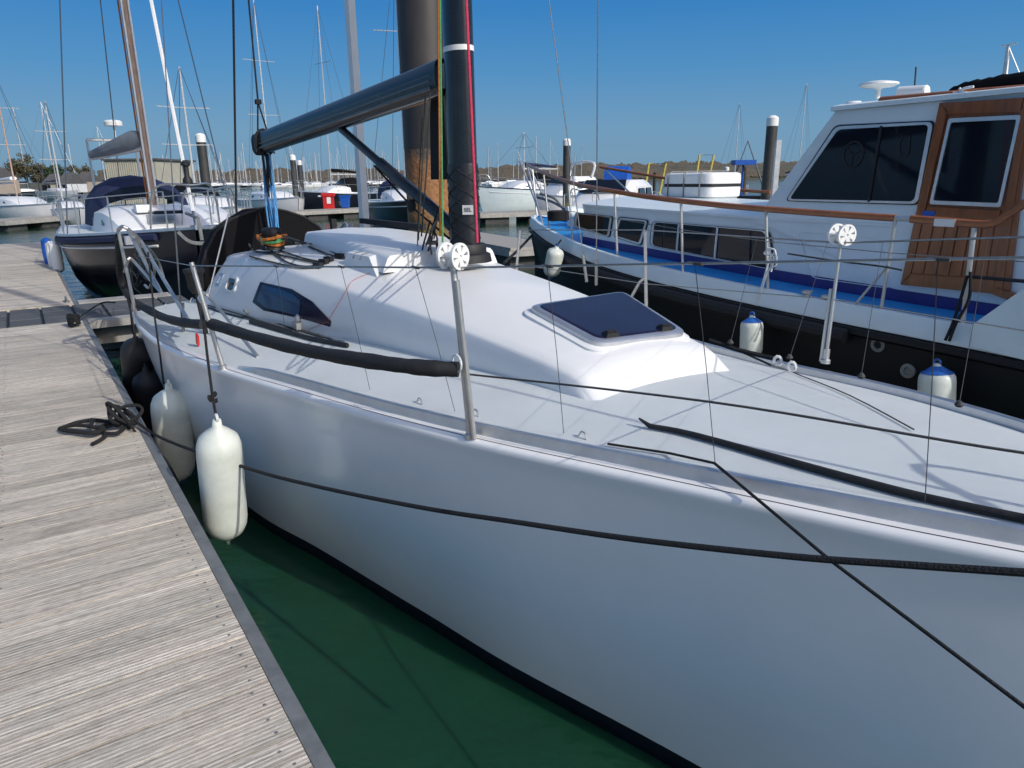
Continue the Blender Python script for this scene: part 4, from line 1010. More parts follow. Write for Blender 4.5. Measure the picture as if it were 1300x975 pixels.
ww, c4, nn = quadwin('wheelhouse_window', [(1062, 160.5), (1186, 154.5), (1166, 259), (999, 254.5)], trees=None, r=.05)
p, q = L((1120, 160), HS)+nn*.016, L((1104, 256), HS)+nn*.016; ct.part('mullion', MB().tube([p, q], .011, n=6), M['black'], ww)
# things seen in the glass: wheel and hanging loop, just behind the pane
mb = MB(); c = L((1083, 196), HS-.012); mb.tube([c+Vector((.085*math.cos(t), 0, .10*math.sin(t))) for t in [2*PI*i/24 for i in range(25)]], .008, n=6)
for t in (0.4, 2.5, 4.6): mb.tube([c, c+Vector((.085*math.cos(t), 0, .10*math.sin(t)))], .006, n=5)
ct.part('steering_wheel', mb, M['black'], ww)
mb = MB().tube(cat([L(q, HS-.012) for q in ((1146, 170), (1142, 185), (1143, 195), (1150, 198), (1154, 190), (1155, 172))], 5), .006, n=6); ct.part('grab_loop', mb, M['black'], ww)
# wooden door
def wood_quad(name, px, d0, th, m, parent=None): return ct.part(name, MB().slab([L(q, HS)+Vector((0, -d0, 0)) for q in px], (0, -th, 0)), m, parent)
door = wood_quad('wheelhouse_door', [(1196, 131), (1302, 124), (1261, 371), (1146.5, 361)], .002, .02, M['teak'])
for px in ([(1196, 131), (1206, 140), (1158, 352), (1146.5, 361)], [(1196, 131), (1302, 124), (1298, 142), (1206, 145)], [(1298, 142), (1310, 124), (1275, 369), (1263, 372)], [(1146.5, 361), (1158, 347), (1268, 354), (1262, 372)]):
    wood_quad('door_rail', px, .023, .016, M['teak'], door)
wood_quad('door_rail', [(1181, 262), (1273, 267), (1268, 283), (1176, 277)], .023, .016, M['teak'], door)
for k in range(6):
    f0, f1 = k/6+.012, (k+1)/6-.012
    lp = lambda a, b, f: (a[0]+(b[0]-a[0])*f, a[1]+(b[1]-a[1])*f)
    a, b, c, d = (1174, 280), (1266, 285), (1255, 353), (1159, 346)
    wood_quad('plank', [lp(a, b, f0), lp(a, b, f1), lp(d, c, f1), lp(d, c, f0)], .023, .009, M['teak'], door)
wood_quad('door_sill', [(1262, 372), (1266, 364), (1292, 372), (1284, 380)], .003, .05, M['teak'], door)
quadwin('door_window', [(1206, 150.5), (1298, 146), (1272, 263), (1181.5, 259)], r=.02, parent=door, off=.02, seal=False, lat=HS-.024)
ct.part('door_plate', MB().slab([L(q, HS)-Vector((0, .042, 0)) for q in ((1176, 267), (1191, 268), (1189, 275), (1174, 274))], (0, -.004, 0)), M['blue'], door)
# aft window and handrail wood beside the door
wood_quad('door_jamb', [(1302, 124), (1312, 124), (1283, 376), (1263, 372)], .002, .03, M['teak'], door)
# hatch outline on the wheelhouse side (faint panel)
o4_ = [L(q, HS) for q in ((1012, 294), (1117, 302), (1131, 366), (1030, 352))]; c = sum(o4_, Vector())/4
ct.part('side_locker_panel', MB().frame([p+(p-c)*.02+Vector((0, -.001, 0)) for p in rounded(o4_, .07)], [p-(p-c)*.012+Vector((0, -.001, 0)) for p in rounded(o4_, .07)], (0, -.004, 0)), M['cwhite'])
# wooden handrail on stanchions, both sides
hr_px = [(669, 209), (690, 219), (729, 233), (780, 243), (831, 251), (900, 259), (960, 264.5), (1046, 271), (1137, 277)]
hl = [6.6, 6.1, 5.7, 5.42, 5.3, 5.25, 5.24, 5.24, 5.24]
hp = cat([L(q, l) for q, l in zip(hr_px, hl)], 6)
ct.part('handrail', MB().tube(hp, .017, n=8, sx=1.5), M['rail'])
hp2 = cat([L(q, 5.24) for q in ((1156, 278), (1200, 281), (1255, 284.5), (1280, 272), (1300, 259), (1320, 247))], 6)
ct.part('handrail', MB().tube(hp2, .018, n=8, sx=1.5), M['rail'])
ct.part('rail_bracket', MB().tube([hp[-1], hp2[0]], .02, n=8), M['alu'])
ct.part('rail_bracket', MB().box(hp2[4]+Vector((.1, -.02, -.01)), (.13, .04, .05)), M['alu'])
for t in (1140, 1205, 1222): pass
for xt, yt_, xb, yb in ((692, 222, 698, 296), (724, 232, 727, 309), (784, 244, 784, 329), (868, 257, 867, 346), (978, 266, 975, 371), (1134, 280, 1118, 397), (1237, 289, 1222, 412)):
    i = min(range(len(hp)), key=lambda k: abs(proj(hp[k])[0]-xt)); top = hp[i] if xt < 1200 else L((xt, yt_), 5.24)
    bot = L((xb, yb), top.y+.02)
    ct.part('stanchion', MB().tube([bot, top], .013 if xt < 1200 else .017, n=8), M['steel'])
ct.part('rail_brace', MB().tube([L((1083, 390), 5.24), L((1128, 336), 5.24)], .01, n=8), M['steel'])
for pxs in ([(724, 268), (868, 292), (978, 307), (1128, 321), (1230, 328), (1310, 333)],):
    ct.part('guard_wire', MB().tube([L(q, 5.24) for q in pxs], .004, n=5), M['wire'])
ct.part('tied_strop', MB().tube(cat([L(q, 5.22) for q in ((1000, 322), (1060, 331), (1118, 338), (1145, 343))], 4), .007, n=6), M['dkrope'])
ct.part('rail_pipe', MB().tube([L((1230, 351), 5.2), L((1300, 357), 5.2), L((1400, 366), 5.2)], .012, n=8), M['black'])
mb = MB()
for pts in ([(974, 315), (984, 318), (977, 330), (968, 360), (960, 388)], [(978, 316), (970, 322), (982, 326), (979, 345)], [(984, 318), (986, 335), (975, 345), (966, 372)]): mb.tube(cat([L(q, 5.2) for q in pts], 5), .008, n=6)
ct.part('tied_rope', mb, M['white'])
mb = MB()
for pts in ([(1232, 345), (1230, 380), (1214, 410), (1205, 433)], [(1228, 350), (1218, 385), (1209, 412), (1200, 432)]): mb.tube(cat([L(q, 5.16) for q in pts], 5), .011, n=6)
ct.part('tied_rope', mb, M['rope'])
ct.part('far_handrail', MB().tube(cat([L(q, 8.5) for q in ((762, 212), (850, 227), (930, 240), (978, 244))], 5), .022, n=8), M['rail'])
for xt, yt_, xb, yb in ((767, 214, 800, 245),):
    ct.part('stanchion', MB().tube([L((xt, yt_), 8.5), L((xb, yb), 8.3)], .014, n=8), M['steel'])
# bow pulpit, windlass, rope
mb = MB()
for q0, l0, q1, l1 in (((669, 209), 6.7, (690, 290), 6.4), ((676, 214), 6.9, (682, 276), 6.85), ((672, 212), 7.2, (700, 270), 7.2), ((660, 205), 7.0, (690, 283), 6.7)): mb.tube([L(q0, l0), L(q1, l1)], .015, n=8)
ct.part('pulpit', mb, M['steel'])
mb = MB(); c = Vector((-8.2, 6.75, 1.62)); mb.lathe([(.03, -.2), (.09, -.19), (.09, -.06), (.06, -.05), (.06, .05), (.09, .06), (.09, .19), (.03, .2)], c+Vector((0, 0, .14)), n=16, axis=(.4, 1, 0)); mb.box(c, (.3, .22, .28)); mb.lathe([(.10, 0), (.12, .05), (.12, .2), (.06, .24)], c+Vector((.35, -.1, -.08)), n=14); ct.part('windlass', mb, M['cwhite'])
mb = MB()
for k in range(4): mb.tube([L((709, 278), 6.2)+Vector((.14*math.cos(t), .12*math.sin(t), .03*k)) for t in [2*PI*i/14 for i in range(15)]], .025, n=6)
ct.part('rope_coil', mb, M['rope'])
mb = MB(); 
for pts in ([(680, 250), (700, 256), (716, 264), (740, 272)], [(686, 246), (704, 252), (718, 270)]): mb.tube(cat([L(q, 6.8) for q in pts], 4), .02, n=6)
ct.part('anchor_stock', mb, M['galv'])
# roof items: radome mushroom, small dome, horn light, wooden grab rails, folded cover, mast
def dome(name, q, l, prof, m, s=1.): return ct.part(name, MB().lathe([(r*s, h*s) for r, h in prof], L(q, l), n=20), m)
dome('radar_dome', (1114, 122), 6.15, [(.02, -.02), (.02, .05), (.03, .06), (.12, .07), (.155, .085), (.15, .10), (.08, .115), (.01, .12)], M['white'])
dome('gps_dome', (1083, 137), 5.95, [(.03, 0), (.03, .02), (.06, .025), (.065, .04), (.055, .05), (.01, .055)], M['white'])
mb = MB(); c = L((1156, 117), 6.5); mb.tube([c+Vector((-.1, 0, .0)), c+Vector((.13, 0, -.01))], .055, n=16); mb.box(c+Vector((-.05, 0, -.06)), (.1, .08, .06)); mb.lathe([(.045, 0), (.05, .01), (.03, .02)], c+Vector((.13, 0, -.01)), axis=(1, 0, 0), n=14); ct.part('search_light', mb, M['white'])
for l, q0, q1 in ((5.86, (1117, 128), (1300, 113)),):
    a, b = L(q0, l), L(q1, l); b = b+(b-a)*.3; ct.part('roof_rail', MB().tube([a, b], .022, n=8, sx=1.4), M['rail'])
    for f in (.05, .3, .55, .8): p = a.lerp(b, f); ct.part('rail_foot', MB().box(p+Vector((0, 0, -.035)), (.06, .04, .05)), M['alu'])
mb = MB(); pts = [L(q, 6.0) for q in ((1206, 117), (1225, 111), (1250, 108), (1280, 102), (1330, 98))]; mb.tube(cat(pts, 5), [.02+.004*(i % 3)+.022*min(1, i/8) for i in range(21)], n=10); ct.part('folded_cover', mb, M['blackcloth'])
mb = MB(); 
for pts in ([(1215, 122), (1222, 113), (1236, 110)], [(1218, 112), (1224, 121), (1214, 126)], [(1210, 118), (1228, 118), (1226, 126)]): mb.tube(cat([L(q, 5.82) for q in pts], 4), .009, n=6)
ct.part('tied_rope', mb, M['white'])
a, b = L((1275, 102), 6.6), L((1280, 58), 6.6); ct.part('signal_mast', MB().tube([a, b], [.022, .012], n=8).tube([b+Vector((-.05, 0, 0)), b+Vector((.06, 0, .01))], .006, n=5).tube([a+Vector((.12, 0, 0)), b], .004, n=5), M['steel'])
a, b = L((1161, 112), 6.7), L((1163, 85), 6.7); ct.part('aerial', MB().tube([a, b], .008, n=6), M['black'])
for a, b in (((776, 265), (963, 281)),):
    p, q = L(a, 6.3), L(b, 6.3); ct.part('roof_rail', MB().tube([p, q], .022, n=8), M['rail'])
    for f in (.08, .36, .64, .92): r = p.lerp(q, f); ct.part('rail_foot', MB().box(r-Vector((0, 0, .03)), (.12, .05, .06)), M['cwhite'])
for q in ((1025, 382), (1050, 388)):
    c = L((q[0], q[1]-12), 5.25); ct.part('bollard', MB().lathe([(.03, -.1), (.022, -.03), (.045, -.01), (.045, .005), (.01, .012)], c, n=12), M['steel'])
for q in ((1152, 471), (1114, 438)):
    ct.part('hull_vent', MB().lathe([(.03, -.02), (.055, -.018), (.055, .0), (.03, .004), (.025, -.01)], L(q, 5.22), n=16, axis=(0, -1, 0)), M['galv'])
a = L((915, 318), 5.66); ct.part('red_cushion', MB().box(a+Vector((0, .0, 0)), (.16, .01, .10)), M['red']) if False else None
# life raft on the trunk roof, its own thing
rt = T('life_raft', (-6.2, 6.9, 1.98), 'white life raft canister with dark band strapped on the cruiser roof', 'life raft')
rc4 = [L((846, 250), 6.75), L((928, 252), 6.75)]; ctr_ = rc4[0].lerp(rc4[1], .5); wd = (rc4[1]-rc4[0]).length/2*.80; ctr_ = ctr_+Vector((-.22, 0, 0)); hh = abs(L((888, 221), 6.75).z-L((888, 254), 6.75).z)
for nm, z0, z1, mm, gr in (('lower_shell', 0, .44, M['white'], 0), ('band', .44, .56, M['black'], .004), ('upper_shell', .56, 1, M['white'], 0)):
    rows = []
    for i in range(9):
        f = i/8; z = z0+(z1-z0)*f; e = (1-abs(2*z-1)**5)**.2; rows.append([Vector((ctr_.x+(wd*.9+.1*wd*e+gr)*math.copysign(abs(math.cos(t))**.35, math.cos(t)), ctr_.y+.32+(.28+.04*e+gr)*math.copysign(abs(math.sin(t))**.35, math.sin(t)), rc4[0].z-.01+hh*z)) for t in [2*PI*j/28 for j in range(28)]])
    mb = MB().grid(rows, closed=True); mb.poly(rows[0]); mb.poly(rows[-1]); rt.part(nm, mb, mm, sharp=50)
for f in (-.65, 0, .62):
    x = ctr_.x+wd*f; rt.part('strap', MB().tube([Vector((x, ctr_.y-.005, rc4[0].z)), Vector((x, ctr_.y-.008, rc4[0].z+hh*.9)), Vector((x, ctr_.y+.06, rc4[0].z+hh+.004)), Vector((x, ctr_.y+.5, rc4[0].z+hh+.004))], .008, n=6), M['galv'])
rt.part('cradle', MB().box((ctr_.x, ctr_.y+.3, rc4[0].z-.03), (wd*1.8, .5, .05)), M['alu'])
# cruiser's fenders
def fender2(q0, q1, l, r, label, capm=None):
    a, b = L(q0, l), L(q1, l); t = fender(a, b, r, M['fend'], label, 'fenders along the motor cruiser', end=M['fendb'], org='blunt')
    if capm:
        ax = (b-a).normalized(); t.part('blue_end', MB().lathe([(.03, .018), (r*.585, .055*r/.137+.0), (r*.88, .08*r/.137)], a, n=24, axis=ax, close=False), M['fendb'])
    return t
fender2((955, 400), (953, 455), 5.0, .095, 'white fender with blue top and pale stripe against the black cruiser hull', True)
fender2((1190, 461), (1188, 540), 5.0, .115, 'white fender with blue shoulder, rightmost against the cruiser hull', True)
fender2((707, 312), (699, 352), 5.35, .105, 'grubby white fender hanging at the cruiser bow')
hang('fender_line', [L((712, 305), 5.5), L((707, 312), 5.35)], .012, M['rope'], 'black line of the grubby fender at the cruiser bow', 'rope', 'fender lines')
hang('mooring_line', cat([L((678, 296), 6.6), L((660, 315), 5.6), L((640, 334), 4.6)], 5), .018, M['rope'], 'black mooring line from the cruiser bow down towards the yacht', 'rope')
#SECTION_BACK
# ================================================================ BACKGROUND: piles
def pile(name, top_px, bot_px, Y, wpx, label, m=M['pile_grey'], cap=True, group='white capped mooring piles', rustm=True, z0=-1.):
    t_, b_ = wp(*top_px, Y), wp(*bot_px, Y); r = wpx/FPX*Y/2
    c = Vector((b_.x, Y, 0)); t = T(name, c, label, 'pile', group, frame='W')
    lean = (t_-b_); ax = Vector((0, 0, 1)); zt = t_.z
    t.part('shaft', MB().lathe([(r, z0), (r, zt)], c, n=18), m)
    if rustm: t.part('weed_band', MB().lathe([(r*1.03, z0), (r*1.05, .6), (r*1.04, 1.0), (r*1.005, 1.25)], c, n=18), M['rustpile'])
    if cap: t.part('cap', MB().lathe([(r*1.08, zt-.28*r/.2), (r*1.08, zt), (r*.8, zt+r*.3), (r*.3, zt+r*.5), (.01, zt+r*.52)], c, n=18), M['white'])
    return t
bp_ = T('steel_pile', gp(541, 9.6), 'thick brown steel pile streaked with orange rust behind the mast', 'pile', frame='W')
c = gp(546, 9.6); r = .31
bp_.part('shaft', MB().lathe([(r, -1), (r, 2.4), (r, 12)], c, n=32), M['rustpile'])
bp_.part('sleeve', MB().lathe([(r*1.012, 2.62), (r*1.012, 12)], c, n=32), mat('brown_grey_sleeve', (.036, .031, .029), .5, var=.35, vscale=3, bump=.15, bscale=14, stretch=(1, 1, .3)), None)
pile('mooring_pile', (256, 172), (264, 250), 34, 11, 'white capped dark pile left of the boom behind the white boat')
pile('mooring_pile', (371, 198), (376, 250), 52, 7, 'left one of two slim white capped piles below the boom')
pile('mooring_pile', (382, 205), (384, 250), 56, 6, 'right one of two slim white capped piles below the boom')
pile('mooring_pile', (718, 178), (719, 250), 30, 9, 'white capped pile behind the cruiser bow', m=M['pile_grey'])
pile('mooring_pile', (978, 150), (973, 245), 26, 13, 'tall dark white capped pile left of the cruiser wheelhouse')
pile('mooring_pile', (921, 213), (921, 240), 60, 5, 'short white capped pile above the life raft')
pile('mooring_pile', (945, 212), (944, 240), 70, 5, 'bare wooden pile far beyond the life raft', m=M['bark'], cap=False, rustm=False)
pile('mooring_pile', (830, 219), (830, 247), 40, 3.5, 'dark post beside the far cruiser handrail', m=M['black'], cap=False, rustm=False)
pile('channel_post', (788, 217), (788, 238), 60, 2.6, 'red channel post standing in the water', m=M['red'], cap=False, rustm=False, group=None)
# square white post behind the garage
c = gp(460, 10.5); pw_ = .052
t = T('lamp_post', c, 'tall square white post rising behind the yacht cabin', 'post', frame='W'); t.part('shaft', MB().box(c+Vector((0, 0, 5)), (pw_*2, pw_*2, 10), Matrix.Rotation(.75, 3, 'Z')), M['white'])
a = wp(986, 178, 24); c = gp(983, 24)
t = T('lamp_post', c, 'slim white post right of the tall dark pile', 'post', frame='W'); t.part('shaft', MB().box(c+Vector((0, 0, a.z/2)), (.16, .16, a.z)), M['mastal'])

# ---------------------------------------------------------------- background sailing yachts
def yacht(name, label, bow, stern, B, fb, hullm, mast_top=None, mast_f=.56, group=None, catn='sailing yacht', mastm=None, cabin=True, cover=None, hood=None, stripe=None, lod=1, furl=True, mast_r=.07, boomcover=True, rake=.12, hulln=12):
    bow, stern = Vector((bow[0], bow[1], 0)), Vector((stern[0], stern[1], 0)); d = bow-stern; Ln = d.length; rot = math.atan2(d.y, d.x)
    t = T(name, stern, label, catn, group, frame='W', rot=rot)     # local x = stern to bow
    def hw(x): f = x/Ln; return B/2*(min(1, .78+.5*f)*(1-max(0, (f-.45)/.55)**2.2))
    def zs(x): f = x/Ln; return fb*(.92+.0*f+.35*max(0, f-.4)**1.5)
    xs = [Ln*i/hulln for i in range(hulln+1)]
    mb = MB()
    for s in (-1, 1):
        rows = []
        for x in xs:
            w = max(hw(x), .02); z = zs(x); f = x/Ln; k = rake*Ln*.5*max(0, (f-.7)/.3)**2
            rows.append([Vector((x, s*w, z)), Vector((x-k*.15, s*w*.98, z*.75)), Vector((x-k*.5, s*w*.9, z*.35)), Vector((x-k, s*w*.72, -.05)), Vector((x-k*1.3, s*w*.3, -.4))])
        mb.grid(rows, flip=s < 0)
        if s < 0: tr = rows[0]
        else: mb.poly(tr+rows[0][::-1])
    t.part('hull', mb, hullm, sharp=40)
    mb = MB(); mb.grid([[Vector((x, -hw(x), zs(x)-.0)), Vector((x, 0, zs(x)+.04)), Vector((x, hw(x), zs(x)))] for x in xs]); t.part('deck', mb, M['deck'])
    if lod:
        for s in (-1, 1):
            t.part('rubbing_strake', MB().tube([Vector((x, s*(hw(x)+.01), zs(x)-.02)) for x in xs], .03, n=6), stripe or M['alu'])
            if stripe is not None: t.part('cove_line', MB().tube([Vector((x-.02, s*(hw(x)*.985+.012), zs(x)*.82)) for x in xs[1:-1]], .022, n=5), M['ywhite'])
    if cabin:
        c0, c1 = Ln*.30, Ln*.70; rows = []
        for i in range(9):
            f = i/8; x = c0+(c1-c0)*f; w = min(hw(x)*.62, B*.33); h = .42*(1-max(0, (f-.55)/.45)**2*.9)*B/3; z = zs(x)
            rows.append([Vector((x, s*a, z+b)) for s, a, b in ((-1, w, 0), (-1, w*.92, h*.8), (-1, w*.75, h), (1, 0, h*1.1), (1, w*.75, h), (1, w*.92, h*.8), (1, w, 0))])
        mb = MB().grid(rows); mb.poly(rows[0]); mb.poly(rows[-1]); t.part('cabin', mb, M['ywhite'], sharp=40)
        if lod:
            for s in (-1, 1):
                w = [min(hw(c0+(c1-c0)*f)*.62, B*.33) for f in (.12, .72)]
                a, b = [Vector((c0+(c1-c0)*f, s*(ww*.975+.012), zs(c0+(c1-c0)*f)+.13)) for f, ww in zip((.12, .72), w)]
                t.part('cabin_window', MB().slab([a, b, b+Vector((-.25, -s*.02, .10)), a+Vector((0, -s*.02, .13))], (0, s*.006, 0)), M['glass'])
    mx = Ln*mast_f; zb = zs(mx)+(.4 if cabin else 0)
    if mast_top:
        mh = mast_top
        mastp = t.part('mast', MB().tube([Vector((mx, 0, zb)), Vector((mx, 0, mh))], [mast_r, mast_r*.8], n=8), mastm or M['mastal'])
        if lod:
            for f in (.42, .7):
                z = zb+(mh-zb)*f; t.part('spreader', MB().tube([Vector((mx-.1, -B*.3, z+.03)), Vector((mx, 0, z)), Vector((mx-.1, B*.3, z+.03))], .02, n=5), M['mastal'], mastp)
        r_ = .012 if lod else .012
        for a, b in ((Vector((mx, 0, mh)), Vector((Ln*.99, 0, zs(Ln)))), (Vector((mx, 0, mh)), Vector((.05, 0, zs(0)))), (Vector((mx, -.05, mh*.98)), Vector((mx-.15, -hw(mx)*.95, zs(mx)))), (Vector((mx, .05, mh*.98)), Vector((mx-.15, hw(mx)*.95, zs(mx))))):
            t.part('stay', MB().tube([a, b], r_, n=4, cap=False), M['wire'])
        if furl: t.part('furled_sail', MB().tube([Vector((Ln*.985, 0, zs(Ln)+.25)), Vector((Ln*.985, 0, zs(Ln)+.25)).lerp(Vector((mx, 0, mh)), .5), Vector((Ln*.985, 0, zs(Ln)+.25)).lerp(Vector((mx, 0, mh)), .95)], [.032, .03, .015], n=6), M['ywhite'])
        if boomcover:
            bz = zb+1.0; pts = [Vector((mx-.05, 0, bz+.15)), Vector((mx-.9, 0, bz+.12)), Vector((mx-Ln*.36, 0, bz))]
            t.part('boom', MB().tube([Vector((mx, 0, bz-.12)), Vector((mx-Ln*.38, 0, bz-.14))], .055, n=6), M['mastal'])
            t.part('sail_cover', MB().tube(pts, [.2, .18, .1], n=8, sx=.6), cover or M['navycloth'])
    if hood is not None:
        rows = []
        for i in range(9):
            th = PI*i/8; rows.append([Vector((Ln*.30+dx, -B*.3*math.cos(th)*k, zs(Ln*.3)+.1+hh*math.sin(th)**.7)) for dx, k, hh in ((.85, .95, .55), (.45, 1, .95), (-.3, 1.02, 1.0))])
        hd = t.part('spray_hood', MB().grid(rows), hood, sharp=60)
        rows2 = [[r[0]*1.0+Vector((.015, 0, .01)), r[0].lerp(r[1], .55)+Vector((.012, 0, .012))] for r in rows[2:7]]
        t.part('hood_window', MB().grid(rows2), M['glass'], hd)
    if lod:
        n = 6
        rail = []
        for s in (-1, 1):
            pts = []
            for i in range(n+1):
                x = Ln*(.04+.9*i/n); b = Vector((x, s*hw(x)*.95, zs(x))); tp = b+Vector((0, 0, .6)); pts.append(tp)
                t.part('stanchion', MB().tube([b, tp], .014, n=5), M['steel'])
            t.part('guard_rail', MB().tube(pts, .009, n=4), M['steel'])
        t.part('bow_rail', MB().tube(cat([Vector((Ln*.9, -hw(Ln*.9)*.95, zs(Ln*.9))), Vector((Ln*.93, -hw(Ln*.93)-.02, zs(Ln)+.62)), Vector((Ln*1.01, 0, zs(Ln)+.66)), Vector((Ln*.93, hw(Ln*.93)+.02, zs(Ln)+.62)), Vector((Ln*.9, hw(Ln*.9)*.95, zs(Ln*.9)))], 5), .018, n=6), M['steel'])
        t.part('stern_rail', MB().tube(cat([Vector((.1, -hw(0)*.95, zs(0))), Vector((0, -hw(0)*.95, zs(0)+.62)), Vector((0, hw(0)*.95, zs(0)+.62)), Vector((.1, hw(0)*.95, zs(0)))], 5), .018, n=6), M['steel'])
    t.Ln, t.zs, t.hw, t.mx, t.zb = Ln, zs, hw, mx, zb
    return t
def xy(px, Y): p = gp(px, Y); return (p.x, p.y)
# the dark hulled yacht behind our stern
gy = yacht('dark_sloop', 'dark grey hulled yacht with navy spray hood and wooden mast behind the pontoon', xy(243, 11.9), xy(150, 17.6), 3.3, 1.42, M['navy'], mast_top=13, mast_f=.55, mastm=M['mastwood'], cover=M['greycloth'], hood=M['navycloth'], stripe=M['alu'], mast_r=.075, furl=True, boomcover=False)
x = gy.Ln
for dx, dy, mm in ((-.13, .04, 'redrope'), (.10, .06, 'white'), (.13, -.06, 'white'), (-.11, -.08, 'orange')):
    gy.part('halyard', MB().tube([Vector((gy.mx+dx, dy, gy.zb)), Vector((gy.mx+dx*.5, dy, 13))], .016, n=5), M[mm])
b0, b1 = Vector((gy.mx-.05, -.03, gy.zb+1.15)), Vector((gy.mx-1.2, -.78, gy.zb+1.0))
gy.part('boom', MB().tube([b0, b1], .05, n=8), M['mastal'])
gy.part('sail_cover', MB().tube([b0+Vector((0, 0, .2)), b0.lerp(b1, .15)+Vector((0, 0, .17)), b0.lerp(b1, .6)+Vector((0, 0, .10)), b1+Vector((0, 0, .05))], [.12, .19, .14, .08], n=10), M['greycloth'])
gy.part('coach_box', MB().box((gy.mx+.5, -.3, gy.zb+.04), (.3, .25, .14)), M['white'])
gy.part('hatch', MB().box((gy.mx+1.0, 0, gy.zb-.02), (.5, .5, .06)), M['glass'])
gy.part('furler_drum', MB().lathe([(.03, -.1), (.075, -.08), (.075, .0), (.04, .05), (.04, .2), (.07, .22), (.07, .26), (.03, .3)], Vector((x*.975, 0, gy.zs(x)+.75)), n=14), M['black'])
mb = MB(); a = Vector((x*.99, 0, gy.zs(x)+.15)); mb.tube([a+Vector((-.5, 0, .05)), a+Vector((.25, 0, .0)), a+Vector((.32, 0, -.35))], .03, n=6); mb.tube(cat([a+Vector((.32, -.35, -.2)), a+Vector((.34, -.2, -.36)), a+Vector((.34, 0, -.4)), a+Vector((.34, .2, -.36)), a+Vector((.32, .35, -.2))], 5), .035, n=6); gy.part('anchor', mb, M['galv'])
mb = MB()
for l in (-.5, .5): mb.tube([Vector((.15, l, gy.zs(0))), Vector((.1, l, gy.zs(0)+1.9))], .03, n=6)
mb.tube([Vector((.1, -.5, gy.zs(0)+1.9)), Vector((.1, .5, gy.zs(0)+1.9))], .03, n=6); gy.part('stern_arch', mb, M['steel'])
a = Vector((.1, .1, gy.zs(0)+1.9)); gy.part('radar', MB().tube([a, a+Vector((0, 0, .3))], .025, n=6).lathe([(.08, .3), (.19, .32), (.2, .40), (.15, .44), (.02, .45)], a, n=16), M['white'])
gy.part('navy_stripe', MB().tube([Vector((q, -(gy.hw(q)*.99+.02), gy.zs(q)-.12)) for q in [x*i/12 for i in range(12)]], .07, n=6), M['navycloth'])
for k, (px, py, Y) in enumerate(((67, 325, 14.6), (61, 320, 15.2), (72, 327, 14.2))):
    c = wp(px, py, Y); solo('fender', MB().lathe([(.03, -.3), (.1, -.25), (.11, 0), (.1, .25), (.03, .3)], c, n=12), M['white' if k != 1 else 'blue'], c, ('white fender leftmost at the dark yacht stern', 'blue fender at the dark yacht stern', 'white fender beside the pontoon end by the dark yacht')[k], 'fender', 'fenders of the dark yacht', frame='W')
blue_y = yacht('blue_sloop', 'blue hulled yacht bow behind the dark yacht and the black hood', xy(272, 13.2), xy(205, 22), 3.0, 1.35, M['teal'], mast_top=None, cabin=True, stripe=M['ywhite'])
# yachts at mid distance
def Y_(px0, Y0, px1, Y1, *a, **k): pass
def mtop(px, py, Y): return wp(px, py, Y).z
yacht('white_sloop', 'white yacht with brown mast at the far left edge', xy(68, 41), xy(-22, 47), 3.4, 1.1, M['ywhite'], mast_top=mtop(10, 85, 44), mast_f=.5, mastm=M['mastwood'], cover=M['ywhite'], group='yachts on the far pontoons', furl=False, mast_r=.05, lod=1)
yacht('white_sloop', 'white sailboat moored at the far left shore below the trees', xy(98, 105), xy(55, 112), 3.2, 1.2, M['ywhite'], mast_top=mtop(61, 200, 108), mast_f=.45, group='yachts on the far pontoons', furl=False, mast_r=.05, lod=0)
yacht('white_sloop', 'small white yacht with bare boom just left of the dark hulled yacht', xy(96, 40), xy(70, 46), 2.6, .9, M['ywhite'], mast_top=mtop(122, 75, 30), mast_f=.3, group='yachts on the far pontoons', furl=False, mast_r=.05, lod=1, boomcover=False)
wy = yacht('white_sloop', 'white yacht with black spray hood beside the leftmost capped pile', xy(297, 27), xy(226, 33), 3.4, 1.25, M['ywhite'], mast_top=mtop(240, 80, 30), mast_f=.35, hood=M['blackcloth'], group='yachts on the far pontoons', furl=False, mast_r=.05, boomcover=False)
yacht('white_sloop', 'grey white yacht under the boom end beside the blue rope', xy(378, 44), xy(318, 50), 3.3, 1.2, M['ywhite'], mast_top=mtop(336, 0, 47), mast_f=.5, group='yachts on the far pontoons', furl=False, mast_r=.05, boomcover=False)
yacht('black_sloop', 'black hulled yacht with black sprayhood beside the red cabinet', xy(378, 50), xy(470, 54), 3.6, 1.45, M['navy'], mast_top=mtop(417, 8, 52), mast_f=.55, cover=M['blackcloth'], hood=M['blackcloth'], group='yachts on the far pontoons', furl=False, mast_r=.05, mastm=M['mastal'])
yacht('black_sloop', 'dark hulled yacht with white bow between the white post and the mast', xy(540, 30), xy(497, 39), 3.6, 1.35, M['navy'], mast_top=mtop(492, -60, 34), mast_f=.5, cover=M['navycloth'], hood=M['navycloth'], group='yachts on the far pontoons', furl=False, mast_r=.05, boomcover=False, stripe=M['ywhite'])
yacht('grey_sloop', 'long pale grey yacht with dark fenders right of the mast', xy(606, 46), xy(720, 50), 3.6, 1.65, M['cwhite'], mast_top=mtop(664, 168, 48), mast_f=.5, group='yachts on the far pontoons', furl=False, mast_r=.05, hood=M['blackcloth'], stripe=M['navycloth'])
yacht('white_sloop', 'white yacht with slim mast far beyond the cruiser raft', xy(950, 80), xy(905, 86), 3.2, 1.1, M['ywhite'], mast_top=mtop(917, 133, 84), mast_f=.6, group='yachts on the far pontoons', furl=False, mast_r=.05, lod=0)
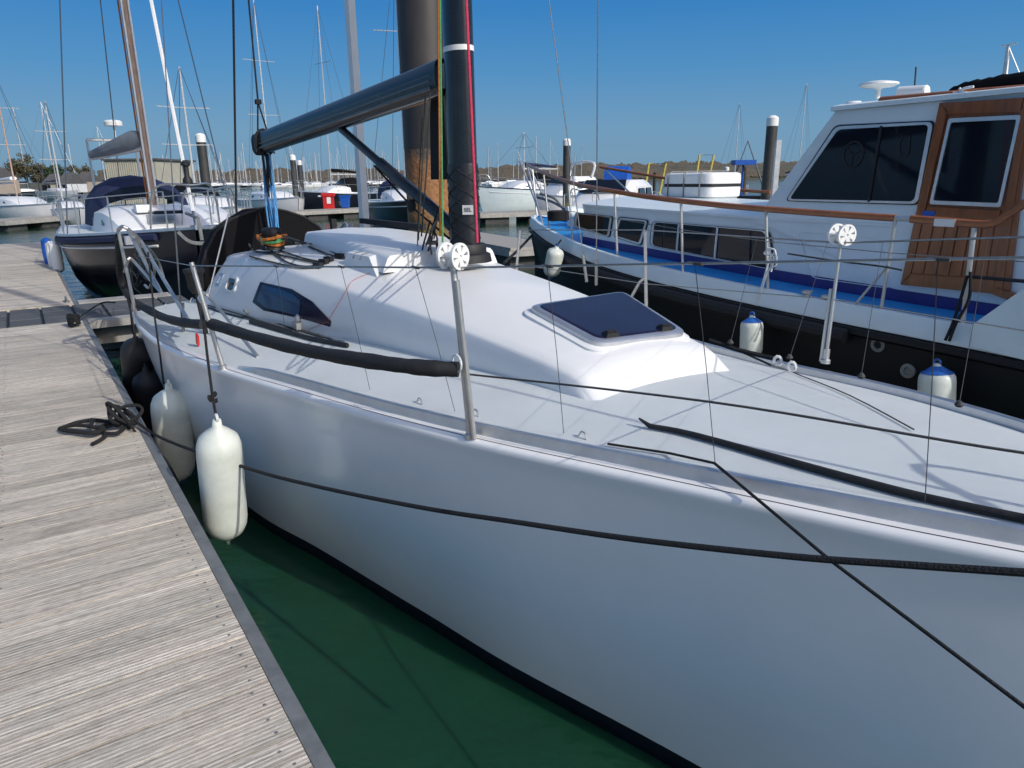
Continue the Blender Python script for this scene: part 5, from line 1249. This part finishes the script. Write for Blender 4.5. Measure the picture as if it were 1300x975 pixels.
yacht('white_sloop', 'white yacht with tall mast far behind the cruiser windscreen', xy(1030, 75), xy(985, 80), 3.2, 1.1, M['ywhite'], mast_top=mtop(1003, 108, 78), mast_f=.6, group='yachts on the far pontoons', furl=False, mast_r=.05, lod=0)
# white motor yacht behind the cruiser bow
def motor(label, bow, stern, B, fb, group=None, arch=True, cov=None):
    t = yacht('motor_yacht', label, bow, stern, B, fb, M['ywhite'], mast_top=None, cabin=False, catn='motor yacht', group=group, rake=.3, lod=1)
    Ln = t.Ln; z = fb; w = B*.38
    rows = []
    for f, h in ((.12, .95), (.2, 1.0), (.5, 1.0), (.62, .55), (.74, .3), (.82, 0)):
        x = Ln*f; k = 1-max(0, f-.5)*.9; rows.append([Vector((x, -w*k, z)), Vector((x, -w*k*.9, z+h*.8)), Vector((x, -w*k*.7, z+h)), Vector((x, w*k*.7, z+h)), Vector((x, w*k*.9, z+h*.8)), Vector((x, w*k, z))])
    mb = MB().grid(rows); mb.poly(rows[0]); t.part('superstructure', mb, M['ywhite'], sharp=30)
    for s in (-1, 1):
        for f0, f1 in ((.18, .32), (.35, .50)):
            t.part('side_window', MB().slab([Vector((Ln*f, s*w*.975, z+zz)) for f, zz in ((f0, .42), (f1, .42))]+[Vector((Ln*f, s*w*.93, z+zz)) for f, zz in ((f1-.02, .74), (f0+.01, .74))], (0, s*.03, 0)), M['glass'])
    t.part('front_window', MB().slab([Vector((Ln*.615, -w*.7, z+.62)), Vector((Ln*.615, w*.7, z+.62)), Vector((Ln*.53, w*.62, z+.98)), Vector((Ln*.53, -w*.62, z+.98))], (.03, 0, .03)), M['glass'])
    if arch: t.part('radar_arch', MB().tube(cat([Vector((Ln*.2, -w*.8, z+.95)), Vector((Ln*.14, -w*.7, z+1.7)), Vector((Ln*.14, w*.7, z+1.7)), Vector((Ln*.2, w*.8, z+.95))], 4), .07, n=6), M['ywhite'])
    if cov: t.part('cover', MB().tube([Vector((Ln*.3, -.4, z+1.1)), Vector((Ln*.3, .4, z+1.1))], [.35, .35], n=12), cov)
    return t
motor('white motor yacht with dark windows behind the cruiser bow rail', xy(680, 40), xy(750, 42), 3.4, 1.3, 'motor boats behind the cruiser')
motor('white motor boat with flared bow and blue canvas behind the windlass', xy(735, 21), xy(800, 27), 2.8, 1.15, 'motor boats behind the cruiser', arch=False, cov=M['blue'])
# work boat frame in yellow and blue behind the raft
c = gp(868, 40); t = T('work_boat', c, 'work boat with yellow gantry frames and blue top behind the life raft', 'work boat', frame='W')
t.part('hull', MB().hexa([c+Vector(q) for q in ((-2.2, -1, -.2), (3.6, -1, -.2), (3.6, 1, -.2), (-2.2, 1, -.2))], [c+Vector(q) for q in ((-2.6, -1.3, 1.2), (4.2, -1.3, 1.2), (4.2, 1.3, 1.2), (-2.6, 1.3, 1.2))]), M['navy'])
for x0, w_, h in ((-2.1, .9, 2.9), (.55, .75, 3.3)):
    t.part('gantry', MB().tube([c+Vector((x0-.2, -.8, 1.2)), c+Vector((x0, -.8, h)), c+Vector((x0+w_, -.8, h)), c+Vector((x0+w_-.3, -.8, 1.2))], .06, n=6), M['yellow'])
t.part('canopy', MB().box(c+Vector((3.0, -.5, 2.9)), (1.1, .8, .25)).tube([c+Vector((3, -.5, 1.2)), c+Vector((3, -.5, 2.8))], .06), M['blue'])
t.part('tripod', MB().tube([c+Vector((2.4, 0, 1.2)), c+Vector((3.3, 0, 4.0)), c+Vector((4.5, 0, 1.2))], .05), M['galv'])

# ---------------------------------------------------------------- far pontoons with floats
def far_pontoon(label, a, b, wdt, z=.5):
    a, b = Vector((*a, 0)), Vector((*b, 0)); d = b-a; n = d.normalized(); s = Vector((-n.y, n.x, 0)); Ln = d.length
    t = T('far_pontoon', a, label, 'pontoon', 'far pontoons', frame='W', rot=math.atan2(d.y, d.x))
    t.part('deck_boards', MB().box((Ln/2, 0, z-.04), (Ln, wdt, .08)), M['pontdeck'])
    t.part('side_rail', MB().box((Ln/2, 0, z-.15), (Ln-.02, wdt+.06, .14)), M['concrete'])
    mb = MB(); x = 1.
    while x < Ln: mb.box((x, 0, .08), (1.3, wdt*.85, .5)); x += 2.4
    f = t.part('float', mb, M['float']); f['kind'] = 'stuff'
    return t
far_pontoon('pale pontoon crossing behind the mast foot towards the cruiser bow', xy(560, 24), tuple(B2W((-14.5, 10.6, 0)))[:2], 1.5, .6)
far_pontoon('grey pontoon with floats below the red cabinet', xy(322, 41), xy(480, 47), 2.0, .55)
far_pontoon('light pontoon with dark underside in front of the pale grey yacht', xy(600, 37.5), xy(745, 40), 2.0, .55)
far_pontoon('narrow pontoon at the far left below the white yacht', xy(-30, 36), xy(62, 41), 2.2, .5)
far_pontoon('pontoon behind the dark yacht beside the capped pile', xy(225, 24), xy(345, 31), 1.6, .55)
c = gp(416, 45.5, .55); t = T('safety_cabinet', c, 'red safety cabinet on the far pontoon', 'cabinet', frame='W')
t.part('box', MB().box(c+Vector((0, 0, .38)), (.6, .4, .75)).box(c+Vector((0, 0, .84)), (.75, .5, .2)), M['red']); t.part('notice', MB().box(c+Vector((.06, -.21, .5)), (.24, .02, .38)), M['white']); t.part('life_ring', MB().lathe([(.09, -.05), (.14, 0), (.09, .05)], c+Vector((-.5, -.1, .75)), n=12), M['white'])
c = gp(437, 45.8, .55); t = T('wheelie_bin', c, 'blue bin on the far pontoon right of the red cabinet', 'bin', frame='W')
t.part('body', MB().hexa([c+Vector(q) for q in ((-.22, -.2, .05), (.22, -.2, .05), (.22, .2, .05), (-.22, .2, .05))], [c+Vector(q) for q in ((-.28, -.25, .7), (.28, -.25, .7), (.28, .25, .7), (-.28, .25, .7))]), M['blue']); t.part('lid', MB().box(c+Vector((0, 0, .74)), (.66, .56, .08)), M['blue'])

# ---------------------------------------------------------------- the forest of far masts: yachts copied in rows
protos = []
for k, (mh, hm) in enumerate(((13, M['ywhite']), (11, M['ywhite']), (14.5, M['navy']))):
    t = yacht('distant_yacht', ('small distant white yacht with bundled sail among the far rows of masts', 'small distant white yacht with bare boom among the far rows of masts', 'small distant dark hulled yacht among the far rows of masts')[k], (10, 400+k*1.), (0, 400+k*1.), 3.2, 1.15, hm, mast_top=mh, lod=0, group='yachts in the far marina rows', hulln=6, furl=False, boomcover=(k != 1), mast_r=.12)
    protos.append(t.o)
used = set()
def place_far(px, Y, rot, sc_):
    k = random.randrange(3)
    if k not in used: o = protos[k]; used.add(k)
    else: o = copy_tree(protos[k])
    p = gp(px, Y); o.location = (p.x, p.y, 0); o.rotation_euler.z = rot; o.scale = (sc_, sc_, sc_)
    return o
for px0, px1, Y, n in ((205, 530, 230, 14), (195, 535, 290, 26), (190, 540, 340, 34), (195, 560, 400, 40), (610, 700, 190, 5), (612, 740, 260, 8), (-5, 36, 120, 2), (70, 130, 160, 3)):
    for i in range(n):
        f = (i+random.uniform(-.35, .35))/max(n-1, 1); place_far(px0+(px1-px0)*f, Y+random.uniform(-6, 6), random.uniform(-.5, .5)+PI/2*random.choice((0, .3, 1)), random.uniform(.75, 1.1))

# ---------------------------------------------------------------- land: low banks, wooded hills
def bank(name, px0, px1, Y, prof, depth, m):
    pxs = [px0+(px1-px0)*i/60 for i in range(61)]; rows = []
    for j, (k, hf) in enumerate(((0, 0), (.12, .25), (.5, .8), (1, 1.), (1.6, .9))):
        row = []
        for px in pxs:
            y = Y+depth*k; p = gp(px, y); h = max(.3, (gp(px, y).z+EYE+(HZ-prof(px))/FPX*Y)-2.25)*hf+2.25*hf
            row.append(Vector((p.x, y, h if j else -.5)))
        rows.append(row)
    o = MB().grid(rows).build(name, m, sharp=180); o['kind'] = 'structure'; return o
M['mud'] = mat('grassy_bank', (.085, .08, .05), .9, var=.35, vscale=.08)
# wooded hills: twiggy crowns scattered over the slope, a mass nobody could count
def hillwood(px0, px1, prof, Y0, dep, n):
    mb = MB()
    for i in range(n):
        px = random.uniform(px0, px1); f = random.random(); Y = Y0+dep*f; tp = prof(px)+1.3*math.sin(px*.31)+1.0*math.sin(px*.13+1)+random.gauss(0, .5)
        top = wp(px, tp, Y0+dep*.5).z; z = 1.5+(top-1.5)*(f**.8)*random.uniform(.86, 1.0); p = Vector((gp(px, Y).x, Y, z)); s_ = random.uniform(.5, 1.25)
        nn = Vector((.2+random.gauss(0, .22), -1+random.gauss(0, .2), .9+random.gauss(0, .22))).normalized(); x = nn.orthogonal().normalized(); y = nn.cross(x); a = random.uniform(0, 6)
        mb.add([p+(x*math.cos(a+t)+y*math.sin(a+t))*s_*random.uniform(.6, 1.2) for t in (0, 1.3, 2.5, 3.8, 5.1)], [(0, 1, 2, 3, 4)])
    o = mb.build('far_wood', M['wood_far'], sharp=180, fix=False); o['kind'] = 'stuff'
prof_r = lambda px: interp(px, [590, 620, 640, 660, 690, 720, 745, 790, 830, 870, 940, 1000, 1060, 1100], [214, 212, 208, 209, 212, 207, 205, 207, 206, 203, 206, 204, 206, 210])
bank('far_hill', 585, 1330, 420, lambda px: prof_r(px)+5, 120, M['mud'])
hillwood(588, 1310, prof_r, 425, 110, 26000)
prof_l = lambda px: 214+2.0*math.sin(px*.05)
bank('far_hill', 130, 600, 520, lambda px: prof_l(px)+5, 120, M['mud'])
hillwood(128, 605, prof_l, 525, 110, 15000)
# left shore: bank, trees, houses
bank('near_shore', -60, 140, 150, lambda px: 226, 60, M['mud'])
def tree(label, px, Y, top_py, wpx, m, seedn, evergreen=False):
    rnd_ = random.Random(seedn); c = gp(px, Y, .8); top = wp(px, top_py, Y).z; H_ = top-.8; R = wpx/FPX*Y/2
    t = T('tree', c, label, 'tree', 'trees on the left shore', frame='W')
    mb = MB().tube([c, c+Vector((.1, 0, H_*.35)), c+Vector((-.1, 0, H_*.8))], [H_*.03, H_*.022, H_*.006], n=8)
    for k in range(7):
        a = rnd_.uniform(0, 6.28); z = H_*rnd_.uniform(.25, .6); mb.tube([c+Vector((0, 0, z)), c+Vector((math.cos(a)*R*.45, math.sin(a)*R*.45, z+H_*.14)), c+Vector((math.cos(a)*R*.8, math.sin(a)*R*.8, z+H_*.25))], [H_*.012, H_*.008, .02], n=5)
    t.part('trunk', mb, M['bark'])
    mb = MB()
    for k in range(30):
        a = rnd_.uniform(0, 6.28); rr = R*math.sqrt(rnd_.random())*.75; zz = H_*(.35+.55*rnd_.random()*(1-.45*rr/R)); cc = c+Vector((math.cos(a)*rr, math.sin(a)*rr, zz)); br = R*rnd_.uniform(.22, .42)
        for q in range(60 if evergreen else 46):
            d = Vector((rnd_.gauss(0, 1), rnd_.gauss(0, 1), rnd_.gauss(0, 1))).normalized(); p = cc+d*br*rnd_.uniform(.3, 1.05); s = br*rnd_.uniform(.13, .3)
            n = Vector((rnd_.gauss(0, 1), rnd_.gauss(0, 1), rnd_.gauss(0, 1)+.5)).normalized(); x = n.orthogonal().normalized(); y = n.cross(x); mb.add([p+x*s, p+y*s*.8, p-x*s, p-y*s], [(0, 1, 2, 3)])
    t.part('crown', mb, m, sharp=180, fix=False); return t
for k, (px, Y, ty, wx, kind, lab) in enumerate(((-6, 118, 202, 26, 0, 'brown budding tree cut by the left picture edge'), (24, 120, 190, 26, 0, 'tall brown tree behind the leftmost mast'), (36, 122, 183, 22, 0, 'tallest budding tree on the left shore'), (50, 121, 200, 26, 0, 'round olive tree just left of the dark evergreens'),
        (62, 124, 204, 22, 1, 'dark evergreen left of its twin on the shore'), (75, 122, 201, 20, 1, 'dark evergreen right of its twin on the shore'), (96, 135, 203, 20, 0, 'low brown tree behind the shore houses'), (112, 140, 205, 22, 0, 'low brown tree left of the beige shed'))):
    tree(lab, px, Y, ty, wx, M['leaf_dark'] if kind else M['leaf_brown'], 40+k, bool(kind))
def house(label, px, Y, wpx, z1, wallm, roofm=M['roofm'], group='houses on the left shore'):
    c = gp(px, Y, .9); w_ = wpx/FPX*Y; t = T('shore_house', c, label, 'house', group, frame='W'); h = z1
    t.part('wall', MB().box(c+Vector((0, 0, h/2)), (w_, 5, h)), wallm)
    t.part('roof', MB().add([c+Vector(q) for q in ((-w_*.54, -2.8, h), (w_*.54, -2.8, h), (w_*.54, 2.8, h), (-w_*.54, 2.8, h), (-w_*.5, 0, h+1.6), (w_*.5, 0, h+1.6))], [(0, 1, 5, 4), (2, 3, 4, 5), (0, 4, 3), (1, 2, 5)]), roofm)
    n = max(2, int(w_/1.6))
    for i in range(n): t.part('window', MB().box(c+Vector((-w_/2+w_*(i+.5)/n, -2.52, h*.55)), (.7, .06, .9)), M['glass'])
house('small pale house under the evergreens on the left shore', 72, 114, 10, 1.2, M['shed']); house('white boat house on the left shore', 92, 112, 13, 1.3, M['ywhite']); house('brick house at the left edge behind the white yacht', 3, 108, 16, 2.0, M['brickm']); house('low brown house left of the beige shed', 114, 124, 12, 1.6, M['brickm'])
a, b = wp(132, 204, 68), wp(198, 204, 68); zt = a.z
t = T('shed', Vector(((a.x+b.x)/2, 72, 0)), 'beige clad shed behind the dark hulled yacht', 'shed', frame='W')
t.part('wall', MB().box(((a.x+b.x)/2, 72, zt/2), (b.x-a.x, 8, zt)), M['shed']); t.part('roof', MB().box(((a.x+b.x)/2, 72, zt+.08), (b.x-a.x+.4, 8.4, .16)), M['roofm'])
mb = MB()
for i in range(24): mb.box((a.x+(b.x-a.x)*(i+.5)/24, 67.96, zt/2), (.07, .06, zt-.1))
f = t.part('cladding_ribs', mb, M['shed']); f['kind'] = 'stuff'
